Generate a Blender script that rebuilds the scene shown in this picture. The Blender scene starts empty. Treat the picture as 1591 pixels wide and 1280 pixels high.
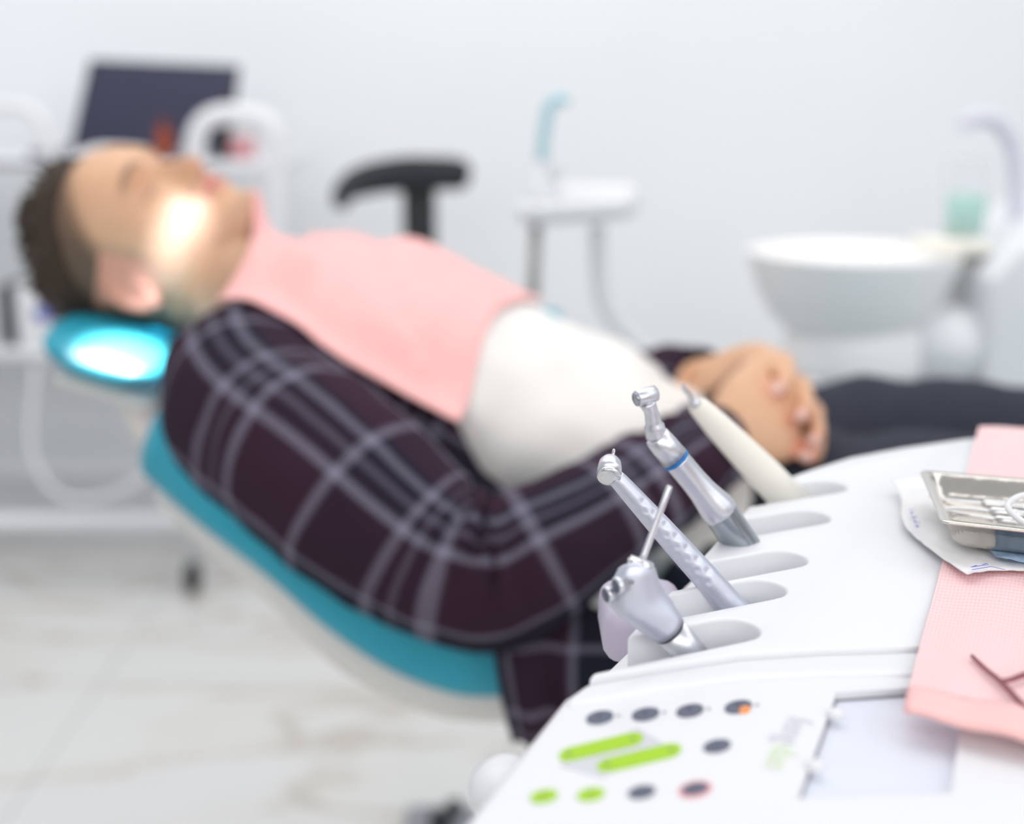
import bpy, bmesh, math, random
import numpy as np
from mathutils import Vector, Matrix, noise as mnoise

random.seed(4); rng = np.random.RandomState(4)
S = bpy.context.scene
COL = S.collection
PI = math.pi

# ------------------------------------------------------------------ camera
F = 2070.0
CZ = 1.12
PT = math.atan(500.0 / F)
cp, sp_ = math.cos(PT), math.sin(PT)
CAM = Vector((0, 0, CZ))

def ray(px, py):
    u = (px - 795.5) / F; v = (640.0 - py) / F
    return Vector((u, cp + v * sp_, -sp_ + v * cp))
def at(px, py, Y):
    r = ray(px, py); return CAM + r * (Y / r.y)
def atz(px, py, z):
    r = ray(px, py); return CAM + r * ((z - CZ) / r.z)

cam = bpy.data.cameras.new('camera'); co = bpy.data.objects.new('camera', cam); COL.objects.link(co)
co.location = CAM; co.rotation_euler = (PI / 2 - PT, 0, 0)
cam.sensor_width = 36; cam.lens = F / 1591.0 * 36
cam.clip_start = 0.02
cam.dof.use_dof = True; cam.dof.focus_distance = 0.60; cam.dof.aperture_fstop = 3.5
S.camera = co

# ------------------------------------------------------------------ materials
def lin(c):
    c = np.array(c, float) / 255.0
    return tuple(np.where(c <= .04045, c / 12.92, ((c + .055) / 1.055) ** 2.4)) + (1.0,)

def mat(name, rgb, rough=.5, metal=0.0, var=.03, scale=40, bump=0.0, bscale=200, spec=.5, trans=0, ior=1.45, sss=0, emit=0, coat=0, alpha=None):
    m = bpy.data.materials.new(name); m.use_nodes = True
    nt = m.node_tree; b = nt.nodes['Principled BSDF']
    c = lin(rgb)
    tc = nt.nodes.new('ShaderNodeTexCoord')
    n = nt.nodes.new('ShaderNodeTexNoise'); n.inputs['Scale'].default_value = scale; n.inputs['Detail'].default_value = 3
    nt.links.new(tc.outputs['Object'], n.inputs['Vector'])
    r = nt.nodes.new('ShaderNodeValToRGB')
    r.color_ramp.elements[0].position = .3; r.color_ramp.elements[1].position = .7
    r.color_ramp.elements[0].color = tuple(max(0, x * (1 - var)) for x in c[:3]) + (1,)
    r.color_ramp.elements[1].color = tuple(min(1, x * (1 + var)) for x in c[:3]) + (1,)
    nt.links.new(n.outputs['Fac'], r.inputs['Fac'])
    nt.links.new(r.outputs['Color'], b.inputs['Base Color'])
    b.inputs['Roughness'].default_value = rough; b.inputs['Metallic'].default_value = metal
    b.inputs['Specular IOR Level'].default_value = spec
    b.inputs['IOR'].default_value = ior
    if trans: b.inputs['Transmission Weight'].default_value = trans
    if coat: b.inputs['Coat Weight'].default_value = coat
    if sss:
        b.inputs['Subsurface Weight'].default_value = sss
        b.inputs['Subsurface Radius'].default_value = (.012, .005, .003)
    if emit:
        nt.links.new(r.outputs['Color'], b.inputs['Emission Color']); b.inputs['Emission Strength'].default_value = emit
    if alpha is not None: b.inputs['Alpha'].default_value = alpha
    if bump:
        n2 = nt.nodes.new('ShaderNodeTexNoise'); n2.inputs['Scale'].default_value = bscale; n2.inputs['Detail'].default_value = 4
        nt.links.new(tc.outputs['Object'], n2.inputs['Vector'])
        bp = nt.nodes.new('ShaderNodeBump'); bp.inputs['Strength'].default_value = bump; bp.inputs['Distance'].default_value = .003
        nt.links.new(n2.outputs['Fac'], bp.inputs['Height']); nt.links.new(bp.outputs['Normal'], b.inputs['Normal'])
    return m

M = {}
M['wall'] = mat('wall_paint', (236, 239, 243), .7, var=.012, scale=2)
M['ceil'] = mat('ceiling_paint', (240, 240, 240), .8, var=.01, scale=2)
M['white'] = mat('white_plastic', (231, 232, 236), .28, var=.008, scale=8)
M['white2'] = mat('white_enamel', (232, 234, 238), .35, var=.01, scale=8)
M['shell'] = mat('shell_plastic', (226, 225, 222), .4, var=.015, scale=8)
M['porc'] = mat('porcelain', (248, 247, 247), .2, var=.005)
M['cream'] = mat('cream_plastic', (242, 239, 230), .35, var=.01)
M['lav'] = mat('lavender_plastic', (196, 188, 208), .4, var=.02)
M['teal'] = mat('teal_vinyl', (22, 158, 184), .55, spec=.8, var=.06, scale=14, bump=.05, bscale=500)
M['black'] = mat('black_plastic', (34, 36, 42), .45, var=.06)
M['rubber'] = mat('black_rubber', (30, 30, 34), .7, var=.06)
M['screen'] = mat('dark_screen', (50, 52, 76), .35, var=.05, scale=5)
M['grey'] = mat('grey_plastic', (150, 152, 160), .45)
M['satin'] = mat('satin_steel', (222, 224, 231), .36, 1.0, var=.04, scale=60, bump=.03, bscale=900)
M['satin2'] = mat('satin_aluminium', (214, 217, 230), .46, 1.0, var=.04, scale=60, bump=.03, bscale=900)
M['chrome'] = mat('chrome', (222, 223, 226), .13, 1.0, var=.03)
M['motor'] = mat('brushed_motor_steel', (170, 176, 184), .26, 1.0, var=.05, scale=60)
M['trayst'] = mat('tray_steel', (216, 211, 205), .13, 1.0, var=.05, scale=30, bump=.06, bscale=160)
M['dark'] = mat('dark_gap', (40, 42, 48), .5)
M['blue'] = mat('blue_ring', (24, 120, 196), .4)
M['pink'] = mat('pink_tissue', (251, 191, 189), .85, var=.03, scale=60, bump=.15, bscale=700)
M['salmon'] = mat('salmon_fold', (250, 198, 196), .8, var=.03, scale=60)
M['green'] = mat('green_print', (164, 208, 20), .5, var=.03)
M['slate'] = mat('slate_print', (92, 97, 116), .5, var=.08, scale=200)
M['softgrey'] = mat('soft_grey_print', (206, 207, 215), .5)
M['orange'] = mat('orange_print', (248, 150, 80), .5)
M['redprint'] = mat('red_print', (240, 170, 176), .6)
M['viewer'] = mat('viewer_panel', (222, 226, 238), .3, var=.01)
M['paper'] = mat('pouch_paper', (238, 238, 240), .8, var=.02, bump=.2, bscale=60)
M['film'] = mat('blue_film', (138, 164, 190), .2, var=.3, scale=90)
M['inkblue'] = mat('blue_ink', (96, 100, 208), .6)
M['wine'] = mat('wine_plastic', (138, 74, 86), .4)
M['tee'] = mat('white_jersey', (236, 233, 230), .9, var=.02, scale=20, bump=.2, bscale=60)
M['trouser'] = mat('navy_twill', (42, 45, 60), .85, var=.1, scale=30, bump=.2, bscale=400)
M['hair'] = mat('brown_hair', (58, 44, 34), .6, var=.35, scale=120, bump=.6, bscale=300)
M['shoe'] = mat('shoe_leather', (40, 36, 34), .5)
M['amber'] = mat('amber_glass', (150, 62, 20), .25, var=.1)
M['aqua'] = mat('aqua_liquid', (168, 226, 212), .2, var=.02)
M['aquatube'] = mat('aqua_plastic', (176, 214, 226), .3, var=.02)
M['pinkbox'] = mat('pink_card', (240, 176, 182), .7)
M['floorbase'] = mat('beige_enamel', (222, 216, 206), .5)

def clear_mat():
    m = bpy.data.materials.new('clear_plastic'); m.use_nodes = True
    nt = m.node_tree; b = nt.nodes['Principled BSDF']; L = nt.links.new
    b.inputs['Base Color'].default_value = (.9, .93, .97, 1); b.inputs['Roughness'].default_value = .1
    tr = nt.nodes.new('ShaderNodeBsdfTransparent'); mx = nt.nodes.new('ShaderNodeMixShader')
    n = nt.nodes.new('ShaderNodeTexNoise'); n.inputs['Scale'].default_value = 20
    mr = nt.nodes.new('ShaderNodeMapRange'); mr.inputs['To Min'].default_value = .16; mr.inputs['To Max'].default_value = .26
    L(n.outputs['Fac'], mr.inputs['Value']); L(mr.outputs['Result'], mx.inputs['Fac'])
    L(tr.outputs[0], mx.inputs[1]); L(b.outputs[0], mx.inputs[2]); L(mx.outputs[0], nt.nodes['Material Output'].inputs['Surface'])
    return m
M['clear'] = clear_mat()

def vcol_mat(name, rough, sss):
    m = bpy.data.materials.new(name); m.use_nodes = True
    nt = m.node_tree; b = nt.nodes['Principled BSDF']
    a = nt.nodes.new('ShaderNodeAttribute'); a.attribute_name = 'Col'
    n = nt.nodes.new('ShaderNodeTexNoise'); n.inputs['Scale'].default_value = 90
    tc = nt.nodes.new('ShaderNodeTexCoord'); nt.links.new(tc.outputs['Object'], n.inputs['Vector'])
    mx = nt.nodes.new('ShaderNodeMix'); mx.data_type = 'RGBA'; mx.blend_type = 'MULTIPLY'
    mr = nt.nodes.new('ShaderNodeMapRange'); mr.inputs['To Min'].default_value = .9; mr.inputs['To Max'].default_value = 1.08
    nt.links.new(n.outputs['Fac'], mr.inputs['Value'])
    mx.inputs['Factor'].default_value = 1
    nt.links.new(a.outputs['Color'], mx.inputs['A']); nt.links.new(mr.outputs['Result'], mx.inputs['B'])
    nt.links.new(mx.outputs['Result'], b.inputs['Base Color'])
    b.inputs['Roughness'].default_value = rough
    b.inputs['Subsurface Weight'].default_value = sss; b.inputs['Subsurface Radius'].default_value = (.01, .004, .002)
    return m
M['skin'] = vcol_mat('skin', .5, .12)

def plaid_mat():
    m = bpy.data.materials.new('plaid_flannel'); m.use_nodes = True
    nt = m.node_tree; b = nt.nodes['Principled BSDF']; L = nt.links.new
    uv = nt.nodes.new('ShaderNodeUVMap'); uv.uv_map = 'UVMap'
    sx = nt.nodes.new('ShaderNodeSeparateXYZ'); L(uv.outputs['UV'], sx.inputs[0])
    def ramp(src, stops):
        mt = nt.nodes.new('ShaderNodeMath'); mt.operation = 'FRACT'
        d = nt.nodes.new('ShaderNodeMath'); d.operation = 'DIVIDE'; d.inputs[1].default_value = .178
        L(src, d.inputs[0]); L(d.outputs[0], mt.inputs[0])
        r = nt.nodes.new('ShaderNodeValToRGB'); cr = r.color_ramp
        cr.elements[0].position = stops[0][0]; cr.elements[0].color = (stops[0][1],) * 3 + (1,)
        cr.elements[1].position = stops[-1][0]; cr.elements[1].color = (stops[-1][1],) * 3 + (1,)
        for p, v in stops[1:-1]:
            e = cr.elements.new(p); e.color = (v, v, v, 1)
        L(mt.outputs[0], r.inputs['Fac']); return r.outputs['Color']
    def lines(cs):
        st = [(0, 0)]
        for c, w, v in cs:
            st += [(c - w, 0), (c - w * .55, v), (c + w * .55, v), (c + w, 0)]
        return st + [(1, 0)]
    cs = [(.06, .029, .75), (.16, .020, .45), (.27, .031, .9), (.70, .026, .8)]
    lu = ramp(sx.outputs[0], lines(cs)); lv = ramp(sx.outputs[1], lines(cs))
    bs = [(0, 0), (.03, .25), (.25, .5), (.30, 1), (.68, 1), (.72, 0), (1, 0)]
    bu = ramp(sx.outputs[0], bs); bv = ramp(sx.outputs[1], bs)
    def mth(op, a, c, k=None):
        n = nt.nodes.new('ShaderNodeMath'); n.operation = op; n.use_clamp = True
        L(a, n.inputs[0])
        if c is None: n.inputs[1].default_value = k
        else: L(c, n.inputs[1])
        return n.outputs[0]
    bm_ = mth('ADD', mth('MULTIPLY', bu, None, .52), mth('MULTIPLY', bv, None, .16))
    base = nt.nodes.new('ShaderNodeMix'); base.data_type = 'RGBA'
    base.inputs['A'].default_value = lin((31, 33, 47)); base.inputs['B'].default_value = lin((64, 38, 53))
    L(bm_, base.inputs['Factor'])
    lm = mth('ADD', mth('MULTIPLY', lu, None, .39), mth('MULTIPLY', lv, None, .39))
    fin = nt.nodes.new('ShaderNodeMix'); fin.data_type = 'RGBA'; fin.inputs['B'].default_value = lin((158, 155, 176))
    L(base.outputs['Result'], fin.inputs['A']); L(lm, fin.inputs['Factor'])
    L(fin.outputs['Result'], b.inputs['Base Color'])
    b.inputs['Roughness'].default_value = .95; b.inputs['Specular IOR Level'].default_value = .15
    n = nt.nodes.new('ShaderNodeTexNoise'); n.inputs['Scale'].default_value = 400
    bp = nt.nodes.new('ShaderNodeBump'); bp.inputs['Strength'].default_value = .2; bp.inputs['Distance'].default_value = .002
    L(n.outputs['Fac'], bp.inputs['Height']); L(bp.outputs['Normal'], b.inputs['Normal'])
    return m
M['plaid'] = plaid_mat()

def waffle_mat():
    m = bpy.data.materials.new('pink_waffle_tissue'); m.use_nodes = True
    nt = m.node_tree; b = nt.nodes['Principled BSDF']; L = nt.links.new
    uv = nt.nodes.new('ShaderNodeUVMap'); uv.uv_map = 'UVMap'
    sx = nt.nodes.new('ShaderNodeSeparateXYZ'); L(uv.outputs['UV'], sx.inputs[0])
    def w(o):
        a = nt.nodes.new('ShaderNodeMath'); a.operation = 'MULTIPLY'; a.inputs[1].default_value = 2 * PI / .0032; L(o, a.inputs[0])
        s = nt.nodes.new('ShaderNodeMath'); s.operation = 'SINE'; L(a.outputs[0], s.inputs[0]); return s.outputs[0]
    a = nt.nodes.new('ShaderNodeMath'); a.operation = 'MAXIMUM'; L(w(sx.outputs[0]), a.inputs[0]); L(w(sx.outputs[1]), a.inputs[1])
    r = nt.nodes.new('ShaderNodeValToRGB')
    r.color_ramp.elements[0].color = lin((245, 200, 203)); r.color_ramp.elements[1].color = lin((249, 215, 217))
    L(a.outputs[0], r.inputs['Fac']); L(r.outputs['Color'], b.inputs['Base Color'])
    bp = nt.nodes.new('ShaderNodeBump'); bp.inputs['Strength'].default_value = .3; bp.inputs['Distance'].default_value = .0005
    L(a.outputs[0], bp.inputs['Height']); L(bp.outputs['Normal'], b.inputs['Normal'])
    b.inputs['Roughness'].default_value = .85
    return m
M['waffle'] = waffle_mat()

def floor_mat():
    m = bpy.data.materials.new('marble_tile'); m.use_nodes = True
    nt = m.node_tree; b = nt.nodes['Principled BSDF']; L = nt.links.new
    tc = nt.nodes.new('ShaderNodeTexCoord')
    mp = nt.nodes.new('ShaderNodeMapping'); mp.inputs['Rotation'].default_value = (0, 0, -.55); mp.inputs['Scale'].default_value = (.55, 2.2, 1)
    L(tc.outputs['Object'], mp.inputs['Vector'])
    n = nt.nodes.new('ShaderNodeTexNoise'); n.inputs['Scale'].default_value = 1.9; n.inputs['Detail'].default_value = 6; n.inputs['Distortion'].default_value = .8
    L(mp.outputs[0], n.inputs['Vector'])
    r = nt.nodes.new('ShaderNodeValToRGB'); cr = r.color_ramp
    cr.elements[0].position = .40; cr.elements[0].color = lin((229, 229, 228))
    cr.elements[1].position = .62; cr.elements[1].color = lin((229, 229, 230))
    e = cr.elements.new(.485); e.color = lin((225, 223, 219)); e = cr.elements.new(.505); e.color = lin((198, 191, 182)); e = cr.elements.new(.53); e.color = lin((226, 225, 223))
    L(n.outputs['Fac'], r.inputs['Fac'])
    bk = nt.nodes.new('ShaderNodeTexBrick'); bk.offset = 0; bk.inputs['Scale'].default_value = 1
    bk.inputs['Brick Width'].default_value = .8; bk.inputs['Row Height'].default_value = .8; bk.inputs['Mortar Size'].default_value = .003
    bk.inputs['Color1'].default_value = (1, 1, 1, 1); bk.inputs['Color2'].default_value = (1, 1, 1, 1); bk.inputs['Mortar'].default_value = (.72, .72, .72, 1)
    L(tc.outputs['Object'], bk.inputs['Vector'])
    mx = nt.nodes.new('ShaderNodeMix'); mx.data_type = 'RGBA'; mx.blend_type = 'MULTIPLY'; mx.inputs['Factor'].default_value = 1
    L(r.outputs['Color'], mx.inputs['A']); L(bk.outputs['Color'], mx.inputs['B'])
    L(mx.outputs['Result'], b.inputs['Base Color']); b.inputs['Roughness'].default_value = .3
    return m
M['floor'] = floor_mat()

# ------------------------------------------------------------------ mesh helpers
class MB:
    def __init__(s): s.v = []; s.f = []; s.uv = []          # uv per face corner list (or None)
    def add(s, V, Fc, UV=None):
        k = len(s.v); s.v += [tuple(x) for x in V]
        for i, f in enumerate(Fc):
            s.f.append(tuple(a + k for a in f)); s.uv.append(UV[i] if UV else None)
        return s
    def grid(s, P, UV=None, flip=False):
        n, m = len(P), len(P[0]); V = [p for r in P for p in r]; Fc = []; U = []
        for i in range(n - 1):
            for j in range(m - 1):
                q = [(i, j), (i + 1, j), (i + 1, j + 1), (i, j + 1)]
                if flip: q = q[::-1]
                Fc.append([a * m + b for a, b in q]); U.append([UV[a][b] for a, b in q] if UV is not None else None)
        return s.add(V, Fc, U if UV is not None else None)
    def loft(s, rings, cap=True, UV=None):
        n, m = len(rings), len(rings[0]); V = [p for r in rings for p in r]; Fc = []; U = []
        for i in range(n - 1):
            for j in range(m):
                j2 = (j + 1) % m
                Fc.append([i * m + j, i * m + j2, (i + 1) * m + j2, (i + 1) * m + j])
                U.append([UV[i][j], UV[i][j + 1], UV[i + 1][j + 1], UV[i + 1][j]] if UV is not None else None)
        if cap:
            Fc.append(list(range(m))[::-1]); U.append([(0, 0)] * m if UV is not None else None)
            Fc.append([(n - 1) * m + j for j in range(m)]); U.append([(0, 0)] * m if UV is not None else None)
        return s.add(V, Fc, U if UV is not None else None)
    def tube(s, pts, rad, n=16, cap=True, flat=None, nrm=None):
        s.loft(tube_rings(pts, rad, n, flat, nrm), cap); return s
    def lathe(s, p0, axis, prof, n=32, cap=True, flat=1.0, nrm=None):
        A = Vector(axis).normalized(); U = Vector(nrm) if nrm else (A.orthogonal())
        U = (U - A * U.dot(A)).normalized(); W = A.cross(U); p0 = Vector(p0)
        rings = [[p0 + A * h + (U * math.cos(2 * PI * k / n) + W * (flat * math.sin(2 * PI * k / n))) * r for k in range(n)] for h, r in prof]
        return s.loft(rings, cap)
    def prism(s, poly, z0, z1):
        n = len(poly); a = sum(poly[i][0] * poly[(i + 1) % n][1] - poly[(i + 1) % n][0] * poly[i][1] for i in range(n))
        if a < 0: poly = poly[::-1]
        V = [(p[0], p[1], z0) for p in poly] + [(p[0], p[1], z1) for p in poly]
        Fc = [list(range(n))[::-1], [n + i for i in range(n)]] + [[i, (i + 1) % n, n + (i + 1) % n, n + i] for i in range(n)]
        return s.add(V, Fc)
    def box(s, c, size, ax=None):
        c = Vector(c); ax = ax or (Vector((1, 0, 0)), Vector((0, 1, 0)), Vector((0, 0, 1)))
        V = [c + ax[0] * (sx * size[0] / 2) + ax[1] * (sy * size[1] / 2) + ax[2] * (sz * size[2] / 2) for sz in (-1, 1) for sy in (-1, 1) for sx in (-1, 1)]
        return s.add(V, [(0, 2, 3, 1), (4, 5, 7, 6), (0, 1, 5, 4), (2, 6, 7, 3), (0, 4, 6, 2), (1, 3, 7, 5)])
    def ball(s, c, r, n=20, m=12, ax=None):
        c = Vector(c); r = r if hasattr(r, '__len__') else (r, r, r); ax = ax or (Vector((1, 0, 0)), Vector((0, 1, 0)), Vector((0, 0, 1)))
        rings = []
        for i in range(m + 1):
            t = -PI / 2 + PI * (i * .98 + .01 * m) / m
            rings.append([c + ax[0] * (r[0] * math.cos(t) * math.cos(2 * PI * k / n)) + ax[1] * (r[1] * math.cos(t) * math.sin(2 * PI * k / n)) + ax[2] * (r[2] * math.sin(t)) for k in range(n)])
        return s.loft(rings)
    def mesh(s, name, off=(0, 0, 0)):
        me = bpy.data.meshes.new(name)
        me.from_pydata([(v[0] - off[0], v[1] - off[1], v[2] - off[2]) for v in s.v], [], s.f)
        if any(u for u in s.uv):
            ul = me.uv_layers.new(name='UVMap'); li = 0
            for f, u in zip(s.f, s.uv):
                for k in range(len(f)):
                    if u: ul.data[li].uv = u[k]
                    li += 1
        bm = bmesh.new(); bm.from_mesh(me); bmesh.ops.recalc_face_normals(bm, faces=bm.faces); bm.to_mesh(me); bm.free()
        return me
    def build(s, name, m, parent=None, smooth=True, bevel=0, seg=3, sub=0, ang=None, solid=0):
        off = root_loc(parent) if parent else (0, 0, 0)
        me = s.mesh(name, off)
        o = bpy.data.objects.new(name, me); COL.objects.link(o); o.parent = parent
        me.materials.append(m)
        if smooth: me.polygons.foreach_set('use_smooth', [True] * len(me.polygons))
        if solid:
            md = o.modifiers.new('s', 'SOLIDIFY'); md.thickness = solid; md.offset = 0
        if bevel:
            md = o.modifiers.new('b', 'BEVEL'); md.width = bevel; md.segments = seg; md.limit_method = 'ANGLE'; md.angle_limit = math.radians(35)
            md.harden_normals = False
        if sub:
            md = o.modifiers.new('u', 'SUBSURF'); md.levels = sub; md.render_levels = sub
        if smooth and (bevel or ang):
            bake(o)
            o.data.set_sharp_from_angle(angle=math.radians(ang or 40))
        elif solid or sub: bake(o)
        return o

def bake(o):
    dg = bpy.context.evaluated_depsgraph_get(); dg.update()
    me = bpy.data.meshes.new_from_object(o.evaluated_get(dg), depsgraph=dg)
    o.modifiers.clear(); old = o.data; o.data = me; me.name = old.name
    bpy.data.meshes.remove(old)

def root_loc(p):
    l = Vector((0, 0, 0))
    while p: l += p.location; p = p.parent
    return l

def spline(pts, n):
    """Catmull-Rom through tuples of any length."""
    P = [np.array(p, float) for p in pts]; P = [2 * P[0] - P[1]] + P + [2 * P[-1] - P[-2]]
    out = []; segs = len(P) - 3
    for k in range(n + 1):
        t = k / n * segs; i = min(int(t), segs - 1); u = t - i
        a, b, c, d = P[i:i + 4]
        out.append(.5 * (2 * b + (c - a) * u + (2 * a - 5 * b + 4 * c - d) * u * u + (3 * b - a - 3 * c + d) * u ** 3))
    return out

def tube_rings(pts, rad, n=16, flat=None, nrm=None):
    pts = [Vector(p) for p in pts]; m = len(pts)
    rad = rad if hasattr(rad, '__len__') else [rad] * m
    flat = flat if hasattr(flat, '__len__') else [flat or 1.0] * m
    rings = []; U = None
    for i in range(m):
        T = (pts[min(i + 1, m - 1)] - pts[max(i - 1, 0)]).normalized()
        if U is None: U = Vector(nrm) if nrm else T.orthogonal()
        U = (U - T * U.dot(T)).normalized(); W = T.cross(U)
        rings.append([pts[i] + (U * math.cos(2 * PI * k / n) * flat[i] + W * math.sin(2 * PI * k / n)) * rad[i] for k in range(n)])
    return rings

def thing(name, loc, label, cat, group=None):
    o = bpy.data.objects.new(name, None); COL.objects.link(o); o.location = loc; o.empty_display_size = .05
    return tag(o, label, cat, group)
def tag(o, label=None, cat=None, group=None, kind=None):
    if label: o['label'] = label
    if cat: o['category'] = cat
    if group: o['group'] = group
    if kind: o['kind'] = kind
    return o
def rrect(hx, hy, r, n=5):
    out = []
    for cx, cy, a0 in ((hx - r, hy - r, 0), (-hx + r, hy - r, PI / 2), (-hx + r, -hy + r, PI), (hx - r, -hy + r, 1.5 * PI)):
        for k in range(n + 1):
            a = a0 + PI / 2 * k / n; out.append((cx + r * math.cos(a), cy + r * math.sin(a)))
    return out
def sstep(a, b, x):
    t = np.clip((x - a) / (b - a), 0, 1); return t * t * (3 - 2 * t)

# ------------------------------------------------------------------ room
WY = 3.45
def struct(name, mb, m, **k): return tag(mb.build(name, m, None, smooth=False, **k), kind='structure')
struct('floor', MB().box((0, .8, -.05), (7.0, 5.5, .1)), M['floor'])
struct('wall_back', MB().box((0, WY + .05, 1.35), (7.0, .1, 2.9)), M['wall'])
struct('wall_left', MB().box((-3.45, .8, 1.35), (.1, 5.2, 2.9)), M['wall'])
struct('wall_right', MB().box((3.45, .8, 1.35), (.1, 5.2, 2.9)), M['wall'])
M['warmwall'] = mat('reflection_wall_paint', (150, 140, 130), .8, var=.02, scale=2)
struct('reflection_wall', MB().box((0, -1.9, 1.0), (7.0, .1, 2.1)), M['warmwall'])  # unseen wall behind the camera, added as a darker reflection for the metal
struct('baseboard_back', MB().box((0, WY - .008, .05), (6.7, .016, .1)), M['white2'])

# ------------------------------------------------------------------ delivery unit
ZT = .90
def pz(px, py, z=ZT): p = atz(px, py, z); return (p.x, p.y)
unit = thing('instrument_delivery_unit', (.22, .62, 0), 'white dental delivery table with control panel and instrument holder slots', 'dental unit')

# slot axes in plan
sl_px = [((1172, 970), (990, 1024)), ((1213, 908), (1030, 962)), ((1246, 862), (1078, 897)), ((1282, 798), (1120, 840)), ((1308, 751), (1160, 787))]
HW = .0122
slots = []
for (a, b) in sl_px:
    A = Vector(pz(*a)); B = Vector(pz(*b)); d = (B - A).normalized(); slots.append((A, B, d))
dmean = Vector((0, 0))
for s in slots: dmean += s[2]
dmean = Vector((-.9, -.436)).normalized(); nmean = Vector((-dmean.y, dmean.x))           # left-hand normal
if nmean.y < 0: nmean = -nmean
# left edge of the slab
LA = Vector(pz(915, 1052)); LB = Vector(pz(1196, 752))
def on_left(P, d):
    # intersection of the line P + t d with LA-LB
    e = LB - LA; det = d.x * (-e.y) + e.x * d.y
    r = LA - P; t = (r.x * (-e.y) + e.x * r.y) / det
    return P + d * t
slab = [Vector(pz(1900, 1003)), Vector(pz(1420, 1004)), Vector(pz(1280, 1008)), Vector(pz(1150, 1016)), Vector(pz(1030, 1034)), LA]
for (A, B, d) in slots:
    c = A + dmean * HW
    near = c - nmean * HW; far = c + nmean * HW
    slab.append(on_left(near, dmean)); slab.append(near + dmean * .002)
    for k in range(1, 12):
        a = PI * k / 12
        slab.append(c - nmean * (HW * math.cos(a)) - dmean * (HW * math.sin(a)))
    slab.append(far + dmean * .002); slab.append(on_left(far, dmean))
slab += [LB, Vector(pz(1222, 742)), Vector(pz(1262, 728)), Vector(pz(1320, 710)), Vector(pz(1400, 695)), Vector(pz(1500, 681)), Vector(pz(1600, 673)), Vector(pz(1750, 668)), Vector(pz(1900, 668))]
MB().prism([tuple(p) for p in slab], ZT - .022, ZT).build('tray_deck', M['white'], unit, bevel=.0035, seg=3)
# holder troughs
for i, (A, B, d) in enumerate(slots):
    c0 = A + dmean * .004; e0 = on_left(A + dmean * HW, dmean) + dmean * (.021 if i else .014)
    w = HW + .0045
    poly = [c0 - nmean * w, c0 + nmean * w, e0 + nmean * w * .8, e0 - nmean * w * .8]
    mb = MB(); zt = ZT - .0235
    zz = [zt - .03] * 4
    V = [(p.x, p.y, zt - .035) for p in poly] + [(poly[0].x, poly[0].y, zt), (poly[1].x, poly[1].y, zt)]
    # top slopes down at its left end
    m1 = e0 - dmean * .018
    V += [((m1 + nmean * w * .86).x, (m1 + nmean * w * .86).y, zt), ((m1 - nmean * w * .86).x, (m1 - nmean * w * .86).y, zt)]
    V += [((e0 + nmean * w * .8).x, (e0 + nmean * w * .8).y, zt - .012), ((e0 - nmean * w * .8).x, (e0 - nmean * w * .8).y, zt - .012)]
    Fc = [(3, 2, 1, 0), (4, 5, 6, 7), (7, 6, 8, 9), (9, 8, 2, 3), (0, 1, 5, 4), (1, 2, 8, 6, 5), (0, 4, 7, 9, 3)]
    mb.add(V, Fc).build('instrument_holder', M['white'], unit, bevel=.003, seg=3)
# body below
bd = [pz(1880, 1010, ZT), pz(1100, 1030, ZT), pz(1010, 1010), pz(1230, 765), pz(1340, 722), pz(1500, 694), pz(1750, 682), pz(1880, 682)]
MB().prism(bd, ZT - .085, ZT - .0595).build('base_tray', M['white2'], unit, bevel=.006)
# rim band and panel
rim = [pz(878, 1078), pz(908, 1057), pz(1030, 1036), pz(1150, 1018), pz(1280, 1010), pz(1420, 1006), pz(1900, 1005), pz(1900, 1044), pz(1420, 1042), pz(1280, 1044), pz(1150, 1050), pz(1030, 1066), pz(930, 1084), pz(880, 1092)]
MB().prism(rim, ZT - .06, ZT - .0014).build('deck_rim', M['white'], unit, bevel=.003)
zp = ZT - .003
def pp(px, py): return pz(px, py, zp)
pan = [pp(877, 1083), pp(930, 1066), pp(1030, 1050), pp(1150, 1036), pp(1280, 1030), pp(1420, 1027), pp(1900, 1026), pp(1900, 1600), pp(560, 1600), pp(600, 1450), pp(735, 1262)]
pano = MB().prism(pan, ZT - .06, zp).build('control_panel', M['white'], unit, bevel=.003)
scr = [pp(1299, 1076), pp(1500, 1062), pp(1478, 1232), pp(1239, 1240)]
cut = MB().prism(scr, zp - .004, zp + .02).build('cutter', M['white'])
cut.location = -root_loc(unit)
md = pano.modifiers.new('x', 'BOOLEAN'); md.object = cut; md.operation = 'DIFFERENCE'; md.solver = 'EXACT'
cut.location = (0, 0, 0)
bake(pano); pano.data.set_sharp_from_angle(angle=math.radians(40))
bpy.data.objects.remove(cut)
vw = MB().prism(scr, zp - .0042, zp - .0034).build('film_viewer', M['viewer'], unit, smooth=False); tag(vw, 'pale lilac x-ray viewer panel')
fr = MB()
for a, b in ((0, 1), (0, 3)):
    p, q = Vector(scr[a]), Vector(scr[b]); e = (q - p).normalized(); nn = Vector((-e.y, e.x)); cc = (Vector(scr[0]) + Vector(scr[2])) / 2
    if nn.dot(cc - p) < 0: nn = -nn
    wd = .0011 if b == 1 else .0007
    fr.prism([tuple(p), tuple(q), tuple(q + nn * wd), tuple(p + nn * wd)], zp - .0034, zp - .0028)
fr.build('viewer_seal', M['grey'], vw, smooth=False)
for (x, y) in ((1298, 1112), (1266, 1193)):
    p = pp(x, y); MB().ball((p[0], p[1], zp + .0005), (.0034, .0028, .0025)).build('film_clip', M['white'], unit)
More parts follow.
